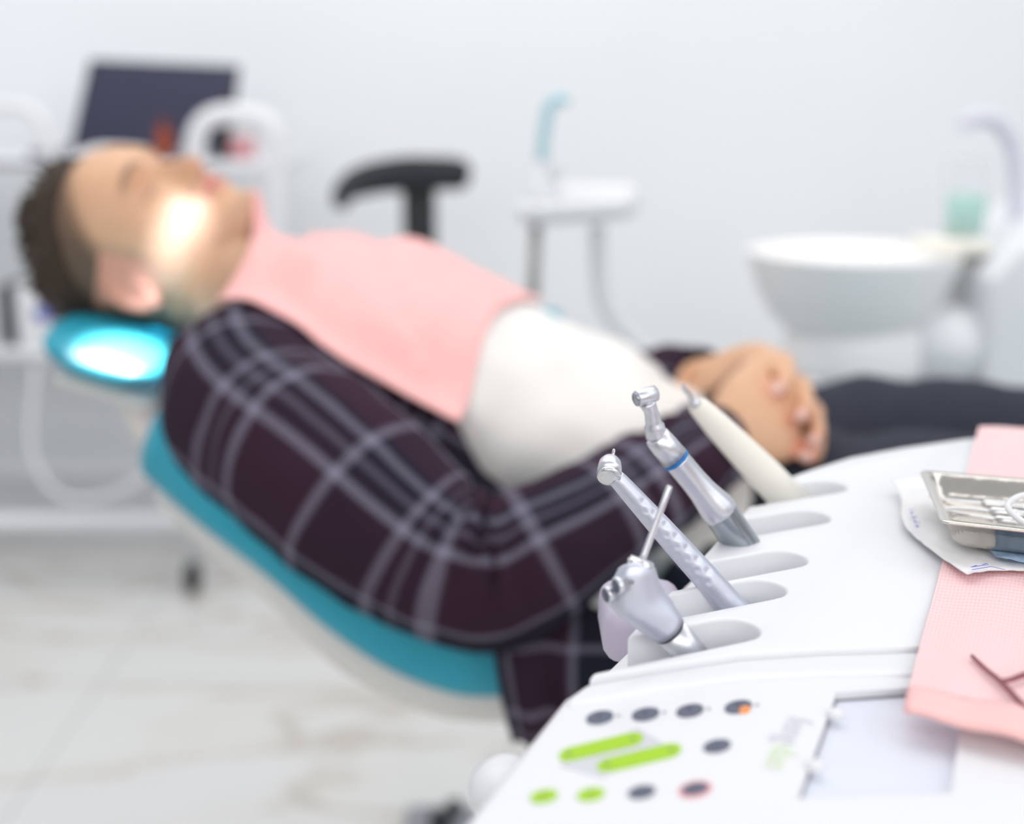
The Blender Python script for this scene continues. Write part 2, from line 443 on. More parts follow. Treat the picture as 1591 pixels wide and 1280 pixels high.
# buttons
def ell(cx, cy, L, H, rot, z0, z1, cap=0, k=28):
    """ellipse or capsule given by its outline on the panel plane"""
    out = []
    for i in range(k):
        a = 2 * PI * i / k; x = math.cos(a); y = math.sin(a)
        X = (L - 2 * H) * (1 if x >= 0 else -1) + 2 * H * x if cap else L * x
        Y = H * y
        out.append(pp(cx + X * math.cos(rot) - Y * math.sin(rot), cy - X * math.sin(rot) - Y * math.cos(rot)))
    return MB().prism(out, z0, z1)
bz = zp + .0006
for (x, y, m, lab) in [(932, 1115.5, 'slate', 'slate grey round button, first of the top row'), (1003, 1110.5, 'slate', 'slate grey round button, second of the top row'), (1072, 1105, 'slate', 'slate grey round button, third of the top row'),
                  (1147, 1099, 'slate', 'slate grey round button with an orange quarter'), (1114, 1160, 'slate', 'slate grey round button beside the green bars'),
                  (845, 1238, 'green', 'green round button at the lower left'), (918, 1235, 'green', 'green round button second in the bottom row'), (997, 1231.5, 'slate', 'slate grey round button in the bottom row'), (1080, 1227, 'slate', 'slate grey round button with a pink outline')]:
    b = ell(x, y, 21.5, 9.3, .18, zp - .0005, bz).build('button', M[m], unit, smooth=False); tag(b, lab)
    mk = MB()
    c = Vector(pp(x, y)); e = (Vector(pp(x + 10, y - 2)) - c).normalized(); n2 = Vector((-e.y, e.x))
    mk.prism([tuple(c - e * .0012), tuple(c + e * .0012), tuple(c + n2 * .0016)], bz, bz + .0001)
    mk.build('button_symbol', M['dark'] if m == 'slate' else M['slate'], b, smooth=False)
    if y < 1120:
        ell(x + 29, y - 3.5, 3, 1.6, .15, zp - .0005, zp + .0003).build('indicator_dot', M['grey'], unit, smooth=False)
    if x == 1147:
        ell(x + 10, y + 5, 9, 4.2, .25, zp, bz + .0002).build('orange_mark', M['orange'], b, smooth=False)
    if x == 1080:
        ell(x, y, 27, 13, .18, zp - .0008, zp + .0003).build('pink_outline', M['redprint'], b, smooth=False)
gp = [pp(869, 1190), pp(990, 1131), pp(1034, 1157), pp(936, 1209)]
MB().prism(gp, zp - .0005, zp + .00025).build('printed_patch', M['softgrey'], unit, smooth=False)
for (x, y, lab) in ((934, 1161.5, 'upper green bar button'), (993, 1178.5, 'lower green bar button')):
    b = ell(x, y, 67, 10.2, .235, zp - .0005, bz, cap=1, k=40).build('bar_button', M['green'], unit, smooth=False); tag(b, lab)
    for s in (-1, 1):
        c = Vector(pp(x + s * 47, y - s * 11)); e = (Vector(pp(x + 60, y - 14)) - Vector(pp(x, y))).normalized(); n2 = Vector((-e.y, e.x))
        MB().prism([tuple(c - n2 * .001), tuple(c + n2 * .001), tuple(c + e * (s * .002))], bz, bz + .0001).build('arrow_mark', M['slate'], b, smooth=False)
# logo text
def text_mesh(txt, name, m, parent, origin, ex, ey, size, z):
    cu = bpy.data.curves.new('t', 'FONT'); cu.body = txt; cu.size = 1; cu.extrude = 0.0
    o = bpy.data.objects.new('t', cu); COL.objects.link(o)
    dg = bpy.context.evaluated_depsgraph_get(); dg.update()
    me = bpy.data.meshes.new_from_object(o.evaluated_get(dg), depsgraph=dg); bpy.data.objects.remove(o)
    w = max(v.co.x for v in me.vertices)
    off = root_loc(parent)
    for v in me.vertices:
        p = Vector(origin) + ex * (v.co.x * size) + ey * (v.co.y * size)
        v.co = Vector((p.x, p.y, z)) - off
    me.name = name; me.materials.append(m)
    ob = bpy.data.objects.new(name, me); COL.objects.link(ob); ob.parent = parent
    return ob, w
a = Vector(pp(1226, 1112)); b_ = Vector(pp(1180, 1202)); ex = (b_ - a).normalized(); ey = Vector((-ex.y, ex.x))
LT = (b_ - a).length
M['logo1'] = mat('logo_grey', (216, 216, 228), .5); M['logo2'] = mat('logo_green', (222, 238, 200), .5)
t1, w1 = text_mesh('feng', 'logo_lettering', M['logo1'], unit, a, ex, ey, LT / 3.45, zp + .0003)
t2, w2 = text_mesh('dan', 'logo_lettering', M['logo2'], unit, a + ex * ((w1 + .06) * LT / 3.45), ex, ey, LT / 3.45, zp + .0003)
# side grip, bracket, column
g = atz(786, 1206, .868)
MB().ball(g + Vector((.0, 0, -.006)), (.0145, .020, .012)).build('side_grip', M['white'], unit)
MB().tube([g, Vector((.05, .43, ZT - .052))], .008).build('grip_stem', M['white'], unit, bevel=.004)
lp = at(958, 975, .60)
MB().box(lp + Vector((.012, 0, .004)), (.040, .05, .028)).build('arm_bracket', M['lav'], unit, bevel=.009, seg=4)
MB().tube([lp + Vector((.02, 0, 0)), Vector((.15, .62, ZT - .06))], .011).build('bracket_link', M['lav'], unit)
MB().lathe((.25, .62, 0), (0, 0, 1), [(0, .14), (.02, .145), (.035, .13), (.045, .05), (.06, .04), (.8, .04), (.815, .06)]).build('support_column', M['white2'], unit)

# ------------------------------------------------------------------ instruments
def frame(p0, p1, toward=None):
    A = (p1 - p0).normalized(); t = Vector(toward) if toward else Vector((0, -1, .3))
    U = (t - A * t.dot(A)).normalized(); W = A.cross(U); return A, U, W

# air-water syringe
b0 = at(1078, 1020, .520); b1 = at(990, 905, .512)
sy = thing('air_water_syringe', b0, 'grey metal three-way air and water syringe with two round buttons, nearest instrument', 'dental syringe')
b0 = at(1078, 1020, .5165); A, U, W = frame(b0, at(1037, 976, .5125)); R = .0074
j = at(1037, 976, .5125)
MB().lathe(b0 - A * .004, A, [(0, R * .96), ((j - b0).length + .0035, R * .96)], 40).build('handle', M['satin'], sy)
MB().lathe(j - A * .0012, A, [(0, R * .985), (.0012, R * .985)], 40).build('joint_ring', M['dark'], sy)
prs = [((365, 1105), (472, 1005), 1), ((335, 1085), (465, 990), 1.02), ((300, 1060), (452, 968), 1.06), ((255, 1032), (436, 940), 1.12), ((210, 1000), (418, 915), 1.16), ((182, 968), (402, 892), 1.16), ((180, 925), (388, 868), 1.14), ((196, 880), (374, 846), 1.1), ((214, 838), (362, 824), 1.02), ((230, 806), (352, 806), .92), ((246, 790), (338, 796), .7), ((275, 787), (318, 792), .3)]
rings = []
for (l_, r_, dw) in prs:
    P1 = at(880 + l_[0] / 2.6675, 580 + l_[1] / 2.6675, .508); P2 = at(880 + r_[0] / 2.6675, 580 + r_[1] / 2.6675, .517)
    c = (P1 + P2) / 2; H = (P2 - P1) / 2; H = H - A * H.dot(A) * (1 if len(rings) < 3 else 0); Wd = A.cross(H).normalized()
    rings.append([c + H * math.cos(t) + Wd * (R * dw * math.sin(t)) for t in [2 * PI * k / 44 for k in range(44)]])
MB().loft(rings).build('body', M['satin2'], sy)
nz0 = at(995, 878, .5125); nz1 = at(1041, 754, .518)
nA = (nz1 - nz0).normalized()
MB().lathe(nz0 - nA * .0008, nA, [(-.001, .0050), (.0005, .0058), (.0018, .0058), (.0022, .0052), (.0034, .0050), (.0036, .003)], 36).build('nozzle_collar', M['chrome'], sy)
MB().lathe(nz0 + nA * .002, nA, [(0, .0017), (.0025, .0014), (.024, .0013), ((nz1 - nz0).length - .003, .0013), ((nz1 - nz0).length - .0022, .0010)], 20).build('nozzle', M['satin'], sy)
pd = Vector((-.86, -.42, -.12)).normalized()
cA = at(957, 911, .500); cB = at(941, 925, .5035)
for c in (cA, cB):
    bt = MB().lathe(c - pd * .005, pd, [(0, .0030), (.0026, .0030), (.003, .0037), (.0046, .0037), (.005, .0034)], 32).build('button', M['satin'], sy)
    MB().lathe(c - pd * .005 + pd * .0049, pd, [(0, .0030), (.0004, .0028)], 28).build('button_face', M['slate'], bt)
MB().lathe(at(981, 904, .5040), Vector((0.1, -1, .3)), [(-.001, .0011), (.0006, .0011)], 14).build('screw', M['grey'], sy)

# turbine handpiece
b0 = at(1140, 945, .572); b1 = at(957, 742, .572)
tb = thing('turbine_handpiece', b0, 'slim silver dimpled high-speed handpiece with a round turbine head, second from the front', 'handpiece')
A, U, W = frame(b0, b1); L = (b1 - b0).length
prof = [(-.012, .0064), (0, .0064), (.018, .0062), (L * .38, .0059), (L * .62, .0054), (L * .85, .0046), (L * .97, .0041), (L * 1.0, .0038)]
mb = MB()
hs = np.linspace(-.012, L, 140); rr = np.interp(hs, [p[0] for p in prof], [p[1] for p in prof])
nseg = 72; rings = []
for h, r in zip(hs, rr):
    ring = []
    for k in range(nseg):
        t = 2 * PI * k / nseg; dd = 0
        if L * .2 < h < L * .86:
            for q in range(7):
                for row in (-1, 0, 1):
                    hc = L * .24 + q * L * .088 + (.5 if row else 0) * L * .088; tcn = -.2 + row * .62
                    ds = ((h - hc) / .0017) ** 2 + (math.atan2(math.sin(t - tcn), math.cos(t - tcn)) * r / .0017) ** 2
                    if ds < 4: dd -= .00055 * math.exp(-ds * 1.2)
        ring.append(b0 + A * h + (U * math.cos(t) + W * math.sin(t)) * (r + dd))
    rings.append(ring)
mb.loft(rings).build('body', M['satin2'], tb)
hd = at(947, 731, .572)
hA = Vector((.18, -.62, -.42)).normalized()                 # back cap looks at the viewer and down
hA = Vector((-.1, -.80, -.45)).normalized()
hb = hd - hA * .0015
h_ = MB().lathe(hb, hA, [(-.0062, .002), (-.0055, .0036), (-.0035, .0049), (.0, .0054), (.0034, .0055)], 36).build('turbine_head', M['satin'], tb)
MB().lathe(hb + hA * .0035, hA, [(0, .0049), (.0005, .0053), (.0022, .0053), (.0026, .0049), (.0027, .0024)], 36).build('push_button_cap', M['chrome'], h_)
MB().lathe(at(951, 715, .575), (at(954, 698, .578) - at(951, 715, .575)), [(0, .0007), (.005, .0007), (.0055, .0004)], 12).build('bur', M['chrome'], tb)

# contra-angle handpiece on its motor
m0 = at(1180, 885, .64); m1 = at(1117, 793, .630); k1 = at(1030, 690, .625); k2 = at(1012, 640, .622); k3 = at(1003, 617, .621)
ca = thing('contra_angle_handpiece', m0, 'silver contra-angle handpiece with a blue ring on a grey motor, third from the front', 'handpiece')
A, U, W = frame(m0, m1)
mb = MB(); Lm = (m1 - m0).length; mrings = []
for h in np.linspace(-.004, Lm, 12):
    mrings.append([m0 + A * h + (U * math.cos(t) + W * math.sin(t)) * (.0086 - (.0008 if abs(math.atan2(math.sin(t - .55), math.cos(t - .55))) < .33 else 0)) for t in [2 * PI * k / 72 for k in range(72)]])
mb.loft(mrings).build('motor', M['motor'], ca, ang=50)
A2 = (k1 - m1).normalized(); L2_ = (k1 - m1).length
MB().lathe(m1 + A2 * -.002, A2, [(0, .0086), (.0015, .0090), (.005, .0088), (.010, .0079), (.016, .0070), (.024, .0066), (L2_ * .78, .0066), (L2_ * .80, .0068)], 48).build('sheath', M['satin'], ca)
MB().lathe(m1 + A2 * (L2_ * .80 - .002), A2, [(0, .0070), (.0013, .0070)], 48).build('blue_ring', M['blue'], ca)
MB().lathe(m1 + A2 * (L2_ * .80 - .0004), A2, [(0, .0068), (.008, .0067), (.0145, .0063), (.0152, .0052)], 48).build('front_sleeve', M['satin'], ca)
nk0 = m1 + A2 * (L2_ * .80 + .0145)
nk = MB(); pts = [nk0, nk0 * .5 + k2 * .5, k2, at(1006, 626, .621)]
nk.tube(spline(pts, 14), list(np.interp(np.linspace(0, 1, 15), [0, .3, .34, .7, 1], [.0052, .0049, .0040, .0034, .0040])), 32).build('neck', M['satin'], ca)
hA = Vector((-.80, -.35, -.18)).normalized(); hc = at(1001, 616, .621)
h_ = MB().lathe(hc, hA, [(-.0068, .0030), (-.0062, .0039), (.0, .0042), (.0036, .0041), (.0042, .0037)], 32).build('head', M['satin'], ca)
MB().lathe(hc + hA * .0040, hA, [(0, .0034), (.0010, .0033), (.0014, .0024)], 28).build('push_button_cap', M['motor'], h_)

# ultrasonic scaler
b0 = at(1232, 782, .735); b1 = at(1082, 628, .715)
ul = thing('scaler_handpiece', b0, 'cream white scaler handpiece with a fine metal tip, farthest instrument in the slots', 'handpiece')
A, U, W = frame(b0, b1); L = (b1 - b0).length
MB().lathe(b0, A, [(-.012, .0104), (L * .3, .0100), (L * .8, .0076), (L * .98, .0058), (L, .0052)], 40).build('body', M['cream'], ul)
MB().lathe(b1 - A * .0005, A, [(0, .0036), (.003, .0028), (.004, .002)], 30).build('tip_collar', M['satin'], ul)
tp = [b1 + A * .003, at(1070, 612, .712), at(1062, 603, .71), at(1066, 596, .709)]
MB().tube(spline(tp, 10), list(np.linspace(.0018, .0007, 11)), 14).build('tip', M['chrome'], ul)

# ------------------------------------------------------------------ things on the deck
# pink bib on the deck
def quadmap(c, u, v):
    a, b, d, e = [Vector(x) for x in c]
    return (a * (1 - u) + b * u) * (1 - v) + (e * (1 - u) + d * u) * v
bz0 = ZT + .0015
def wz(u, v): return .0008 + .0005 * math.sin(u * 17 + v * 5) + .0005 * math.sin(v * 23 - u * 6)
crn = [atz(1521, 664, bz0), atz(1840, 668, bz0), atz(1850, 1150, bz0), atz(1411, 1072, bz0)]
tbib = thing('paper_bib', (crn[0] + crn[2]) / 2 * 1.0, 'pale pink waffle paper bib lying flat under the steel tray', 'bib')
P = []; UVs = []
for i in range(60):
    v = i / 59; row = []; ur = []
    for jx in range(50):
        u = jx / 49; p = quadmap(crn, u, v); edge = .0
        row.append(p + Vector((0, 0, wz(u, v)))); ur.append((u * .2, v * .36))
    P.append(row); UVs.append(ur)
MB().grid(P, UVs).build('sheet', M['waffle'], tbib)
hem = [atz(1412, 1068, bz0 + .0025), atz(1850, 1146, bz0 + .0025), atz(1850, 1212, bz0 + .0035), atz(1404, 1106, bz0 + .0035)]
P = [[quadmap(hem, u / 30, v / 6) + Vector((0, 0, .0006 * math.sin(u * .7) + .0014 * math.sin(v / 6 * PI))) for u in range(31)] for v in range(7)]
MB().grid(P).build('folded_hem', M['salmon'], tbib, solid=.0012)

# sterilisation pouch
zpo = ZT + .006
po = thing('sterilization_pouch', atz(1470, 830, ZT), 'crumpled white sterilization pouch with blue print under the steel tray', 'pouch')
def bil(rows, nu, nv):
    """rows of points -> smooth dense grid"""
    rr_ = [spline([tuple(p) for p in r], nu) for r in rows]
    cols = [spline([tuple(rr_[k][i]) for k in range(len(rr_))], nv) for i in range(nu + 1)]
    return [[Vector(cols[i][j]) for i in range(nu + 1)] for j in range(nv + 1)]
rows = [[atz(1384, 743, ZT + .008), atz(1428, 741, ZT + .010), atz(1500, 760, zpo), atz(1640, 770, zpo)],
        [atz(1400, 775, ZT + .006), atz(1440, 780, zpo), atz(1510, 790, zpo), atz(1640, 800, zpo)],
        [atz(1402, 808, ZT + .005), atz(1450, 815, zpo), atz(1520, 825, zpo), atz(1640, 830, zpo)],
        [atz(1425, 836, ZT + .004), atz(1470, 840, zpo), atz(1530, 850, zpo), atz(1640, 858, zpo)],
        [atz(1502, 892, ZT + .007), atz(1530, 888, ZT + .006), atz(1570, 886, ZT + .006), atz(1640, 886, ZT + .006)]]
P = bil(rows, 40, 40)
for j, r in enumerate(P):
    for i, p in enumerate(r):
        q = mnoise.noise(p * 60) ; p.z += .0012 * q + .0008 * mnoise.noise(p * 160)
        p.z = max(p.z, ZT + .0036)
MB().grid(P).build('paper_sheet', M['paper'], po, solid=.0004)
fl = [[atz(1528, 842, ZT + .0095), atz(1660, 846, ZT + .0095)], [atz(1548, 866, ZT + .0092), atz(1660, 880, ZT + .0095)]]
P = [[Vector(fl[0][0]).lerp(fl[0][1], u / 16).lerp(Vector(fl[1][0]).lerp(fl[1][1], u / 16), v / 6) + Vector((0, 0, .0012 * mnoise.noise(Vector((u * .9, v * 1.1, 3))))) for u in range(17)] for v in range(7)]
MB().grid(P).build('clear_film', M['film'], po, solid=.0003)
ink = MB(); ink2 = MB()
def stroke(p, q, w=.0004, ink=ink):
    p = Vector(p); q = Vector(q); e = (q - p); e.z = 0; e.normalize(); n2 = Vector((-e.y, e.x, 0)) * w
    ink.add([p - n2, q - n2, q + n2, p + n2], [(0, 1, 2, 3)])
for k in range(9):
    y = 792 + k * 3.4; x = 1411.5 + k * 1.5
    stroke(atz(x, y, ZT + .0095), atz(x + 9 - (k % 3) * 2, y - 1.5 + (k % 2), ZT + .0095), .0003)
    if k % 2: stroke(atz(x + 2, y, ZT + .0095), atz(x + 4, y + 3, ZT + .0095), .0003)
for (a, b_) in (((1508, 881), (1536, 877)), ((1510, 885), (1540, 880)), ((1526, 877), (1534, 875)), ((1540, 880), (1562, 885)), ((1512, 880), (1518, 878))):
    stroke(atz(a[0], a[1], ZT + .0098), atz(b_[0], b_[1], ZT + .0098), .00035, ink2)
ink.build('blue_print', M['inkblue'], po, smooth=False); ink2.build('blue_print', M['inkblue'], po, smooth=False)

# steel tray
zr = ZT + .0235; zb = ZT + .0092
c1 = atz(1431, 733, zr); c2 = atz(1464, 812, zr)
er = (atz(1591, 746, zr) - c1); er.z = 0; er.normalize()
en = (c2 - c1); wid = en.length; en.normalize()
en = (en - er * en.dot(er)); 
LTR = .150
c3 = c2 + (atz(1591, 826, zr) - c2).normalized() * LTR; c4 = c1 + er * LTR
tr = thing('instrument_tray', (c1 + c3) / 2 - Vector((0, 0, zr - zb)), 'shallow stainless steel instrument tray with rolled rim on the pouch', 'tray')
def tray_ring(inset, z, r=.012):
    cs_ = [c1, c2, c3, c4]; cen = (c1 + c2 + c3 + c4) / 4; out = []
    for k in range(4):
        p = cs_[k]; a = (cs_[k - 1] - p).normalized(); b = (cs_[(k + 1) % 4] - p).normalized()
        q = p + (a + b) * inset
        for s in range(7):
            t = s / 6
            q0 = q + a * r; q2 = q + b * r
            out.append(((q0 * (1 - t) ** 2 + q * 2 * t * (1 - t) + q2 * t * t) - Vector((0, 0, q.z)) + Vector((0, 0, z))))
    return out
rg = [tray_ring(.0125, zb, .007), tray_ring(.0085, zb + .0012, .009), tray_ring(.0062, zb + .004, .008), tray_ring(.0036, zr - .001, .006), tray_ring(0, zr - .0006, .004), tray_ring(-.0006, zr + .0002, .004), tray_ring(.0001, zr + .001, .004), tray_ring(.0040, zr + .0005, .006),
      tray_ring(.0068, zb + .005, .008), tray_ring(.0090, zb + .002, .009), tray_ring(.013, zb + .001, .007)]
MB().loft(rg, cap=True).build('pan', M['trayst'], tr)
# instruments in the tray
def probe(name, a, b, lab, r=.0022, hook=1):
    a = Vector(a); b = Vector(b); A = (b - a).normalized(); L = (b - a).length
    t = thing(name, a, lab, 'dental instrument', 'instruments in the steel tray')
    MB().lathe(a, A, [(.012, r * .6), (.014, r), (L * .45, r), (L * .47, r * .85), (L * .53, r * .85), (L * .55, r), (L, r)], 20).build('handle', M['chrome'], t)
    MB().tube(spline([a + A * .013, a, a - A * .012 + Vector((0, .003 * hook, .0)), a - A * .013 + Vector((0, -.004 * hook, .002))], 12), list(np.linspace(r * .55, r * .18, 13)), 10).build('hooked_tip', M['chrome'], t)
zi = zb + .0036
probe('explorer_probe', atz(1487, 778, zi), atz(1680, 796, zi), 'thin steel probe with a hooked tip, lying nearest the far tray wall')
probe('explorer_probe', atz(1498, 789, zi), atz(1680, 810, zi), 'thin steel probe with a hooked tip, middle of the tray', .0024, -1)
probe('explorer_probe', atz(1505, 800, zi), atz(1680, 824, zi), 'thin steel probe with a hooked tip, lying nearest the front tray wall', .0019)
# pale loop (suction tube bend)
lp_ = [atz(1640, 772, zr + .004), atz(1596, 769, zr + .004), atz(1574, 776, zr + .003), atz(1566, 788, zr + .003), atz(1580, 804, zr + .003), atz(1600, 816, zr + .002), atz(1650, 834, zr + .002)]
cd = MB().tube(spline(lp_, 40), .0016, 14).build('white_loop', M['white'], None)
tag(cd, 'thin white plastic loop resting across the steel tray rim', 'loop')
# dark tweezers on the bib
tw = thing('wine_tweezers', atz(1555, 1050, bz0), 'thin wine-red tweezer-like instrument lying open on the pink bib', 'tweezers')
zw = bz0 + .0035
for pts in ([(1510, 1019), (1532, 1040), (1556, 1060), (1590, 1096), (1640, 1140)], [(1553, 1058), (1570, 1056), (1592, 1048), (1650, 1030)]):
    MB().tube(spline([atz(x, y, zw) for x, y in pts], 20), list(np.linspace(.0008, .0013, 21)), 12).build('arm', M['wine'], tw)

# ------------------------------------------------------------------ the patient
HC = at(225, 375, 1.44)
cdir = Vector((-.95, .02, .30)).normalized()
f0 = Vector((.30, 0, .95)); f0 = (f0 - cdir * f0.dot(cdir)).normalized()
s0 = f0.cross(cdir)
th = math.radians(20)
fdir = (f0 * math.cos(th) + s0 * math.sin(th)).normalized(); sdir = fdir.cross(cdir)
KH = 1.0
HM = Matrix((sdir, fdir, cdir)).transposed()        # local -> world rotation
HO = HC - HM @ (Vector((0, 0, .12)) * KH)
def hw(p): return HO + HM @ (Vector(p) * KH)
HMi = np.array(HM.transposed())

def sm(zs, t):
    zt = [a for a, b in t]; vt = [b for a, b in t]
    q = np.interp(np.linspace(-.02, .255, 276), zt, vt)
    ker = np.exp(-np.linspace(-2, 2, 9) ** 2); ker /= ker.sum()
    qq = np.convolve(np.pad(q, 4, mode='edge'), ker, mode='valid')
    return np.interp(zs, np.linspace(-.02, .255, 276), qq)
yfT = [(-.002, .045), (0, .060), (.006, .082), (.015, .092), (.026, .092), (.036, .087), (.046, .092), (.052, .096), (.058, .092), (.064, .097), (.073, .091), (.085, .088), (.105, .086), (.118, .086), (.135, .096), (.15, .097), (.175, .090), (.195, .077), (.215, .052), (.228, .022), (.236, -.01)]
ybT = [(-.002, .02), (0, 0), (.015, -.02), (.03, -.04), (.06, -.068), (.1, -.09), (.14, -.103), (.175, -.098), (.2, -.083), (.22, -.055), (.232, -.03), (.236, -.012)]
wT = [(-.002, .012), (0, .024), (.01, .038), (.03, .053), (.06, .064), (.09, .070), (.12, .074), (.15, .077), (.175, .074), (.198, .062), (.218, .042), (.230, .02), (.236, .002)]
def head_surface():
    n, m = 130, 160
    zs = .118 - .118 * np.cos(np.linspace(0.03, PI - .03, n))
    yf, yb, w = sm(zs, yfT), sm(zs, ybT), sm(zs, wT)
    V = np.zeros((n, m, 3)); a = np.linspace(0, 2 * PI, m, endpoint=False)
    for i in range(n):
        yc = (yf[i] + yb[i]) / 2; dy = (yf[i] - yb[i]) / 2; e = 2 / 2.25
        x = w[i] * np.sign(np.cos(a)) * np.abs(np.cos(a)) ** e
        y = yc + dy * np.sign(np.sin(a)) * np.abs(np.sin(a)) ** e
        fr_ = np.clip(np.sin(a), 0, 1)
        low = float(np.clip((.10 - zs[i]) / .10, 0, 1))
        x = x * (1 - .28 * fr_ * low)
        V[i, :, 0], V[i, :, 1], V[i, :, 2] = x, y, zs[i]
    X, Y, Z = V[..., 0].copy(), V[..., 1].copy(), V[..., 2].copy()
    frt = sstep(.02, .06, Y)
    g = lambda x, z, sx, sz: np.exp(-((X - x) / sx) ** 2 - ((Z - z) / sz) ** 2)
    # nose
    Az = np.interp(Z, [.066, .071, .076, .082, .09, .105, .122, .132], [0, .008, .024, .030, .026, .017, .007, 0])
    sg = np.interp(Z, [.07, .08, .09, .11, .13], [.0105, .0110, .009, .0075, .008])
    dY = Az * np.exp(-(X / sg) ** 2)
    dY += .011 * (g(.0125, .077, .0055, .0065) + g(-.0125, .077, .0055, .0065))
    dY -= .006 * (g(.006, .0705, .004, .003) + g(-.006, .0705, .004, .003))
    # sockets, lids, brows, cheeks
    for s in (-1, 1):
        dY -= .010 * g(s * .031, .117, .015, .010)
        dY += .0065 * g(s * .032, .116, .0105, .0065)
        dY += .0045 * g(s * .030, .137, .020, .006)
        dY += .004 * g(s * .042, .088, .018, .014)
        dY -= .003 * g(s * .026, .066, .007, .016)
    # lips
    lipw = np.exp(-(X / .021) ** 4)
    dY += lipw * (.0045 * np.exp(-((Z - .0515) / .0042) ** 2) + .0042 * np.exp(-((Z - .0632) / .0038) ** 2) - .0055 * np.exp(-((Z - .0575) / .0016) ** 2))
    dY += .004 * g(0, .018, .014, .011)
    V[..., 1] = Y + dY * frt
    return V
HV = head_surface()

body = MB()
n_, m_ = HV.shape[:2]
body.loft([[hw(HV[i, k]) for k in range(m_)] for i in range(n_)])
# ears
for s in (-1, 1):
    ec = Vector((s * .0755, -.016, .104)); out = Vector((s * .9, -.45, 0)).normalized(); back = Vector((-s * -.0, -1, 0))
    ey_ = Vector((s * .38, -.92, .1)).normalized(); ez_ = Vector((0, .16, .98)).normalized()
    ol = []
    for k in range(25):
        a_ = -.55 * PI + 1.75 * PI * k / 24
        ww = .0135 + .0025 * math.sin(a_); ol.append(ec + ey_ * (.004 + ww * math.cos(a_) * 1.05) + ez_ * (.0255 * math.sin(a_)))
    body.tube([hw(p) for p in ol], [.0036 * KH] * 25, 10)
    nx = ey_.cross(ez_); nx = nx if nx.x * s > 0 else -nx
    body.ball(hw(ec + ey_ * .006 - nx * .003), (.0155 * KH, .0255 * KH, .004 * KH), 20, 12, ax=(HM @ ey_, HM @ ez_, HM @ nx))
    body.ball(hw(ec + ey_ * .002 - ez_ * .024), (.008 * KH, .0085 * KH, .005 * KH), 16, 10, ax=(HM @ ey_, HM @ ez_, HM @ nx))
    body.ball(hw(ec - ey_ * .009 - ez_ * .004 + nx * .002), (.004, .006, .004), 12, 8)

# torso stations: centre, half width (Y), half depth
TS = [(-.300, 1.415, .915, .060, .058), (-.262, 1.412, .900, .090, .070), (-.225, 1.405, .880, .160, .088), (-.17, 1.395, .858, .190, .098), (-.10, 1.385, .832, .192, .106), (-.02, 1.37, .797, .186, .106), (.06, 1.35, .765, .180, .108), (.13, 1.33, .738, .178, .105), (.20, 1.315, .715, .180, .100), (.27, 1.30, .70, .178, .095), (.33, 1.29, .695, .16, .085)]
TSs = spline(TS, 60)
def torso_rings(sc=1.0, n=64, lo=0, hi=61, extra=0):
    rings = []
    for i in range(lo, hi):
        c = TSs[i]; p0 = TSs[max(i - 1, 0)]; p1 = TSs[min(i + 1, 60)]
        T = Vector(p1[:3] - p0[:3]).normalized(); Nn = Vector((-T.z, 0, T.x)).normalized(); Sd = Vector((0, -1, 0))
        rings.append([Vector(c[:3]) + Sd * ((c[3] * sc + extra) * math.copysign(abs(math.cos(t)) ** .85, math.cos(t))) + Nn * ((c[4] * sc + extra) * math.copysign(abs(math.sin(t)) ** .9, math.sin(t))) for t in [2 * PI * k / n for k in range(n)]])
    return rings
body.loft(torso_rings(.9, 48))
# neck
body.tube(spline([tuple(hw((0, -.018, .075))), tuple(hw((0, -.02, .02))), (-.285, 1.413, .912), (-.24, 1.408, .885)], 14), list(np.linspace(.060, .066, 15)), 28)
# arms (skin inside the sleeves)
W_R = at(1108, 690, 1.135); W_L = at(1092, 596, 1.31)
arm_r = [tuple(at(400, 580, 1.26)), tuple(at(455, 670, 1.17)), tuple(at(660, 860, 1.065)), tuple(at(790, 885, 1.05)), tuple(at(930, 800, 1.075)), tuple(W_R)]
body.tube(spline(arm_r, 40), list(np.interp(np.linspace(0, 1, 41), [0, .2, .5, .62, .8, 1], [.055, .05, .042, .042, .036, .026])), 20)
arm_l = [(-.20, 1.53, .88), (-.10, 1.60, .80), (.02, 1.62, .72), (.10, 1.55, .74), tuple(W_L)]
body.tube(spline(arm_l, 40), list(np.interp(np.linspace(0, 1, 41), [0, .3, .55, .75, 1], [.05, .047, .042, .038, .026])), 20)

# hands, clasped with interlaced fingers
def palm(w, k, up_w, up_k, hw_w, hw_k, tn_w, tn_k, bulge):
    """loft from the wrist section to the knuckle section"""
    rings = []; w = Vector(w); k = Vector(k); A = (k - w).normalized()
    for i in range(15):
        t = i / 14; c = w.lerp(k, t) + bulge * math.sin(PI * t)
        U = Vector(up_w).lerp(Vector(up_k), t); U = (U - A * U.dot(A)).normalized(); N = A.cross(U)
        a = hw_w + (hw_k - hw_w) * sstep(0, .8, t); b = tn_w + (tn_k - tn_w) * t
        rings.append([c + U * (a * math.copysign(abs(math.cos(q)) ** .8, math.cos(q))) + N * (b * math.copysign(abs(math.sin(q)) ** .9, math.sin(q))) for q in [2 * PI * z / 28 for z in range(28)]])
    body.loft(rings)
    body.ball(k, .012)
def finger(pts, r0, r1):
    P_ = spline([tuple(p) for p in pts], 24); n = len(P_)
    rad = [r0 + (r1 - r0) * i / (n - 1) for i in range(n)]
    for q in (.33, .66): 
        for i in range(n): rad[i] *= 1 + .07 * math.exp(-((i / (n - 1) - q) / .07) ** 2)
    rad[-1] *= .72
    body.tube(P_, rad, 16); body.ball(P_[-1], rad[-1] * 1.02, 14, 8)
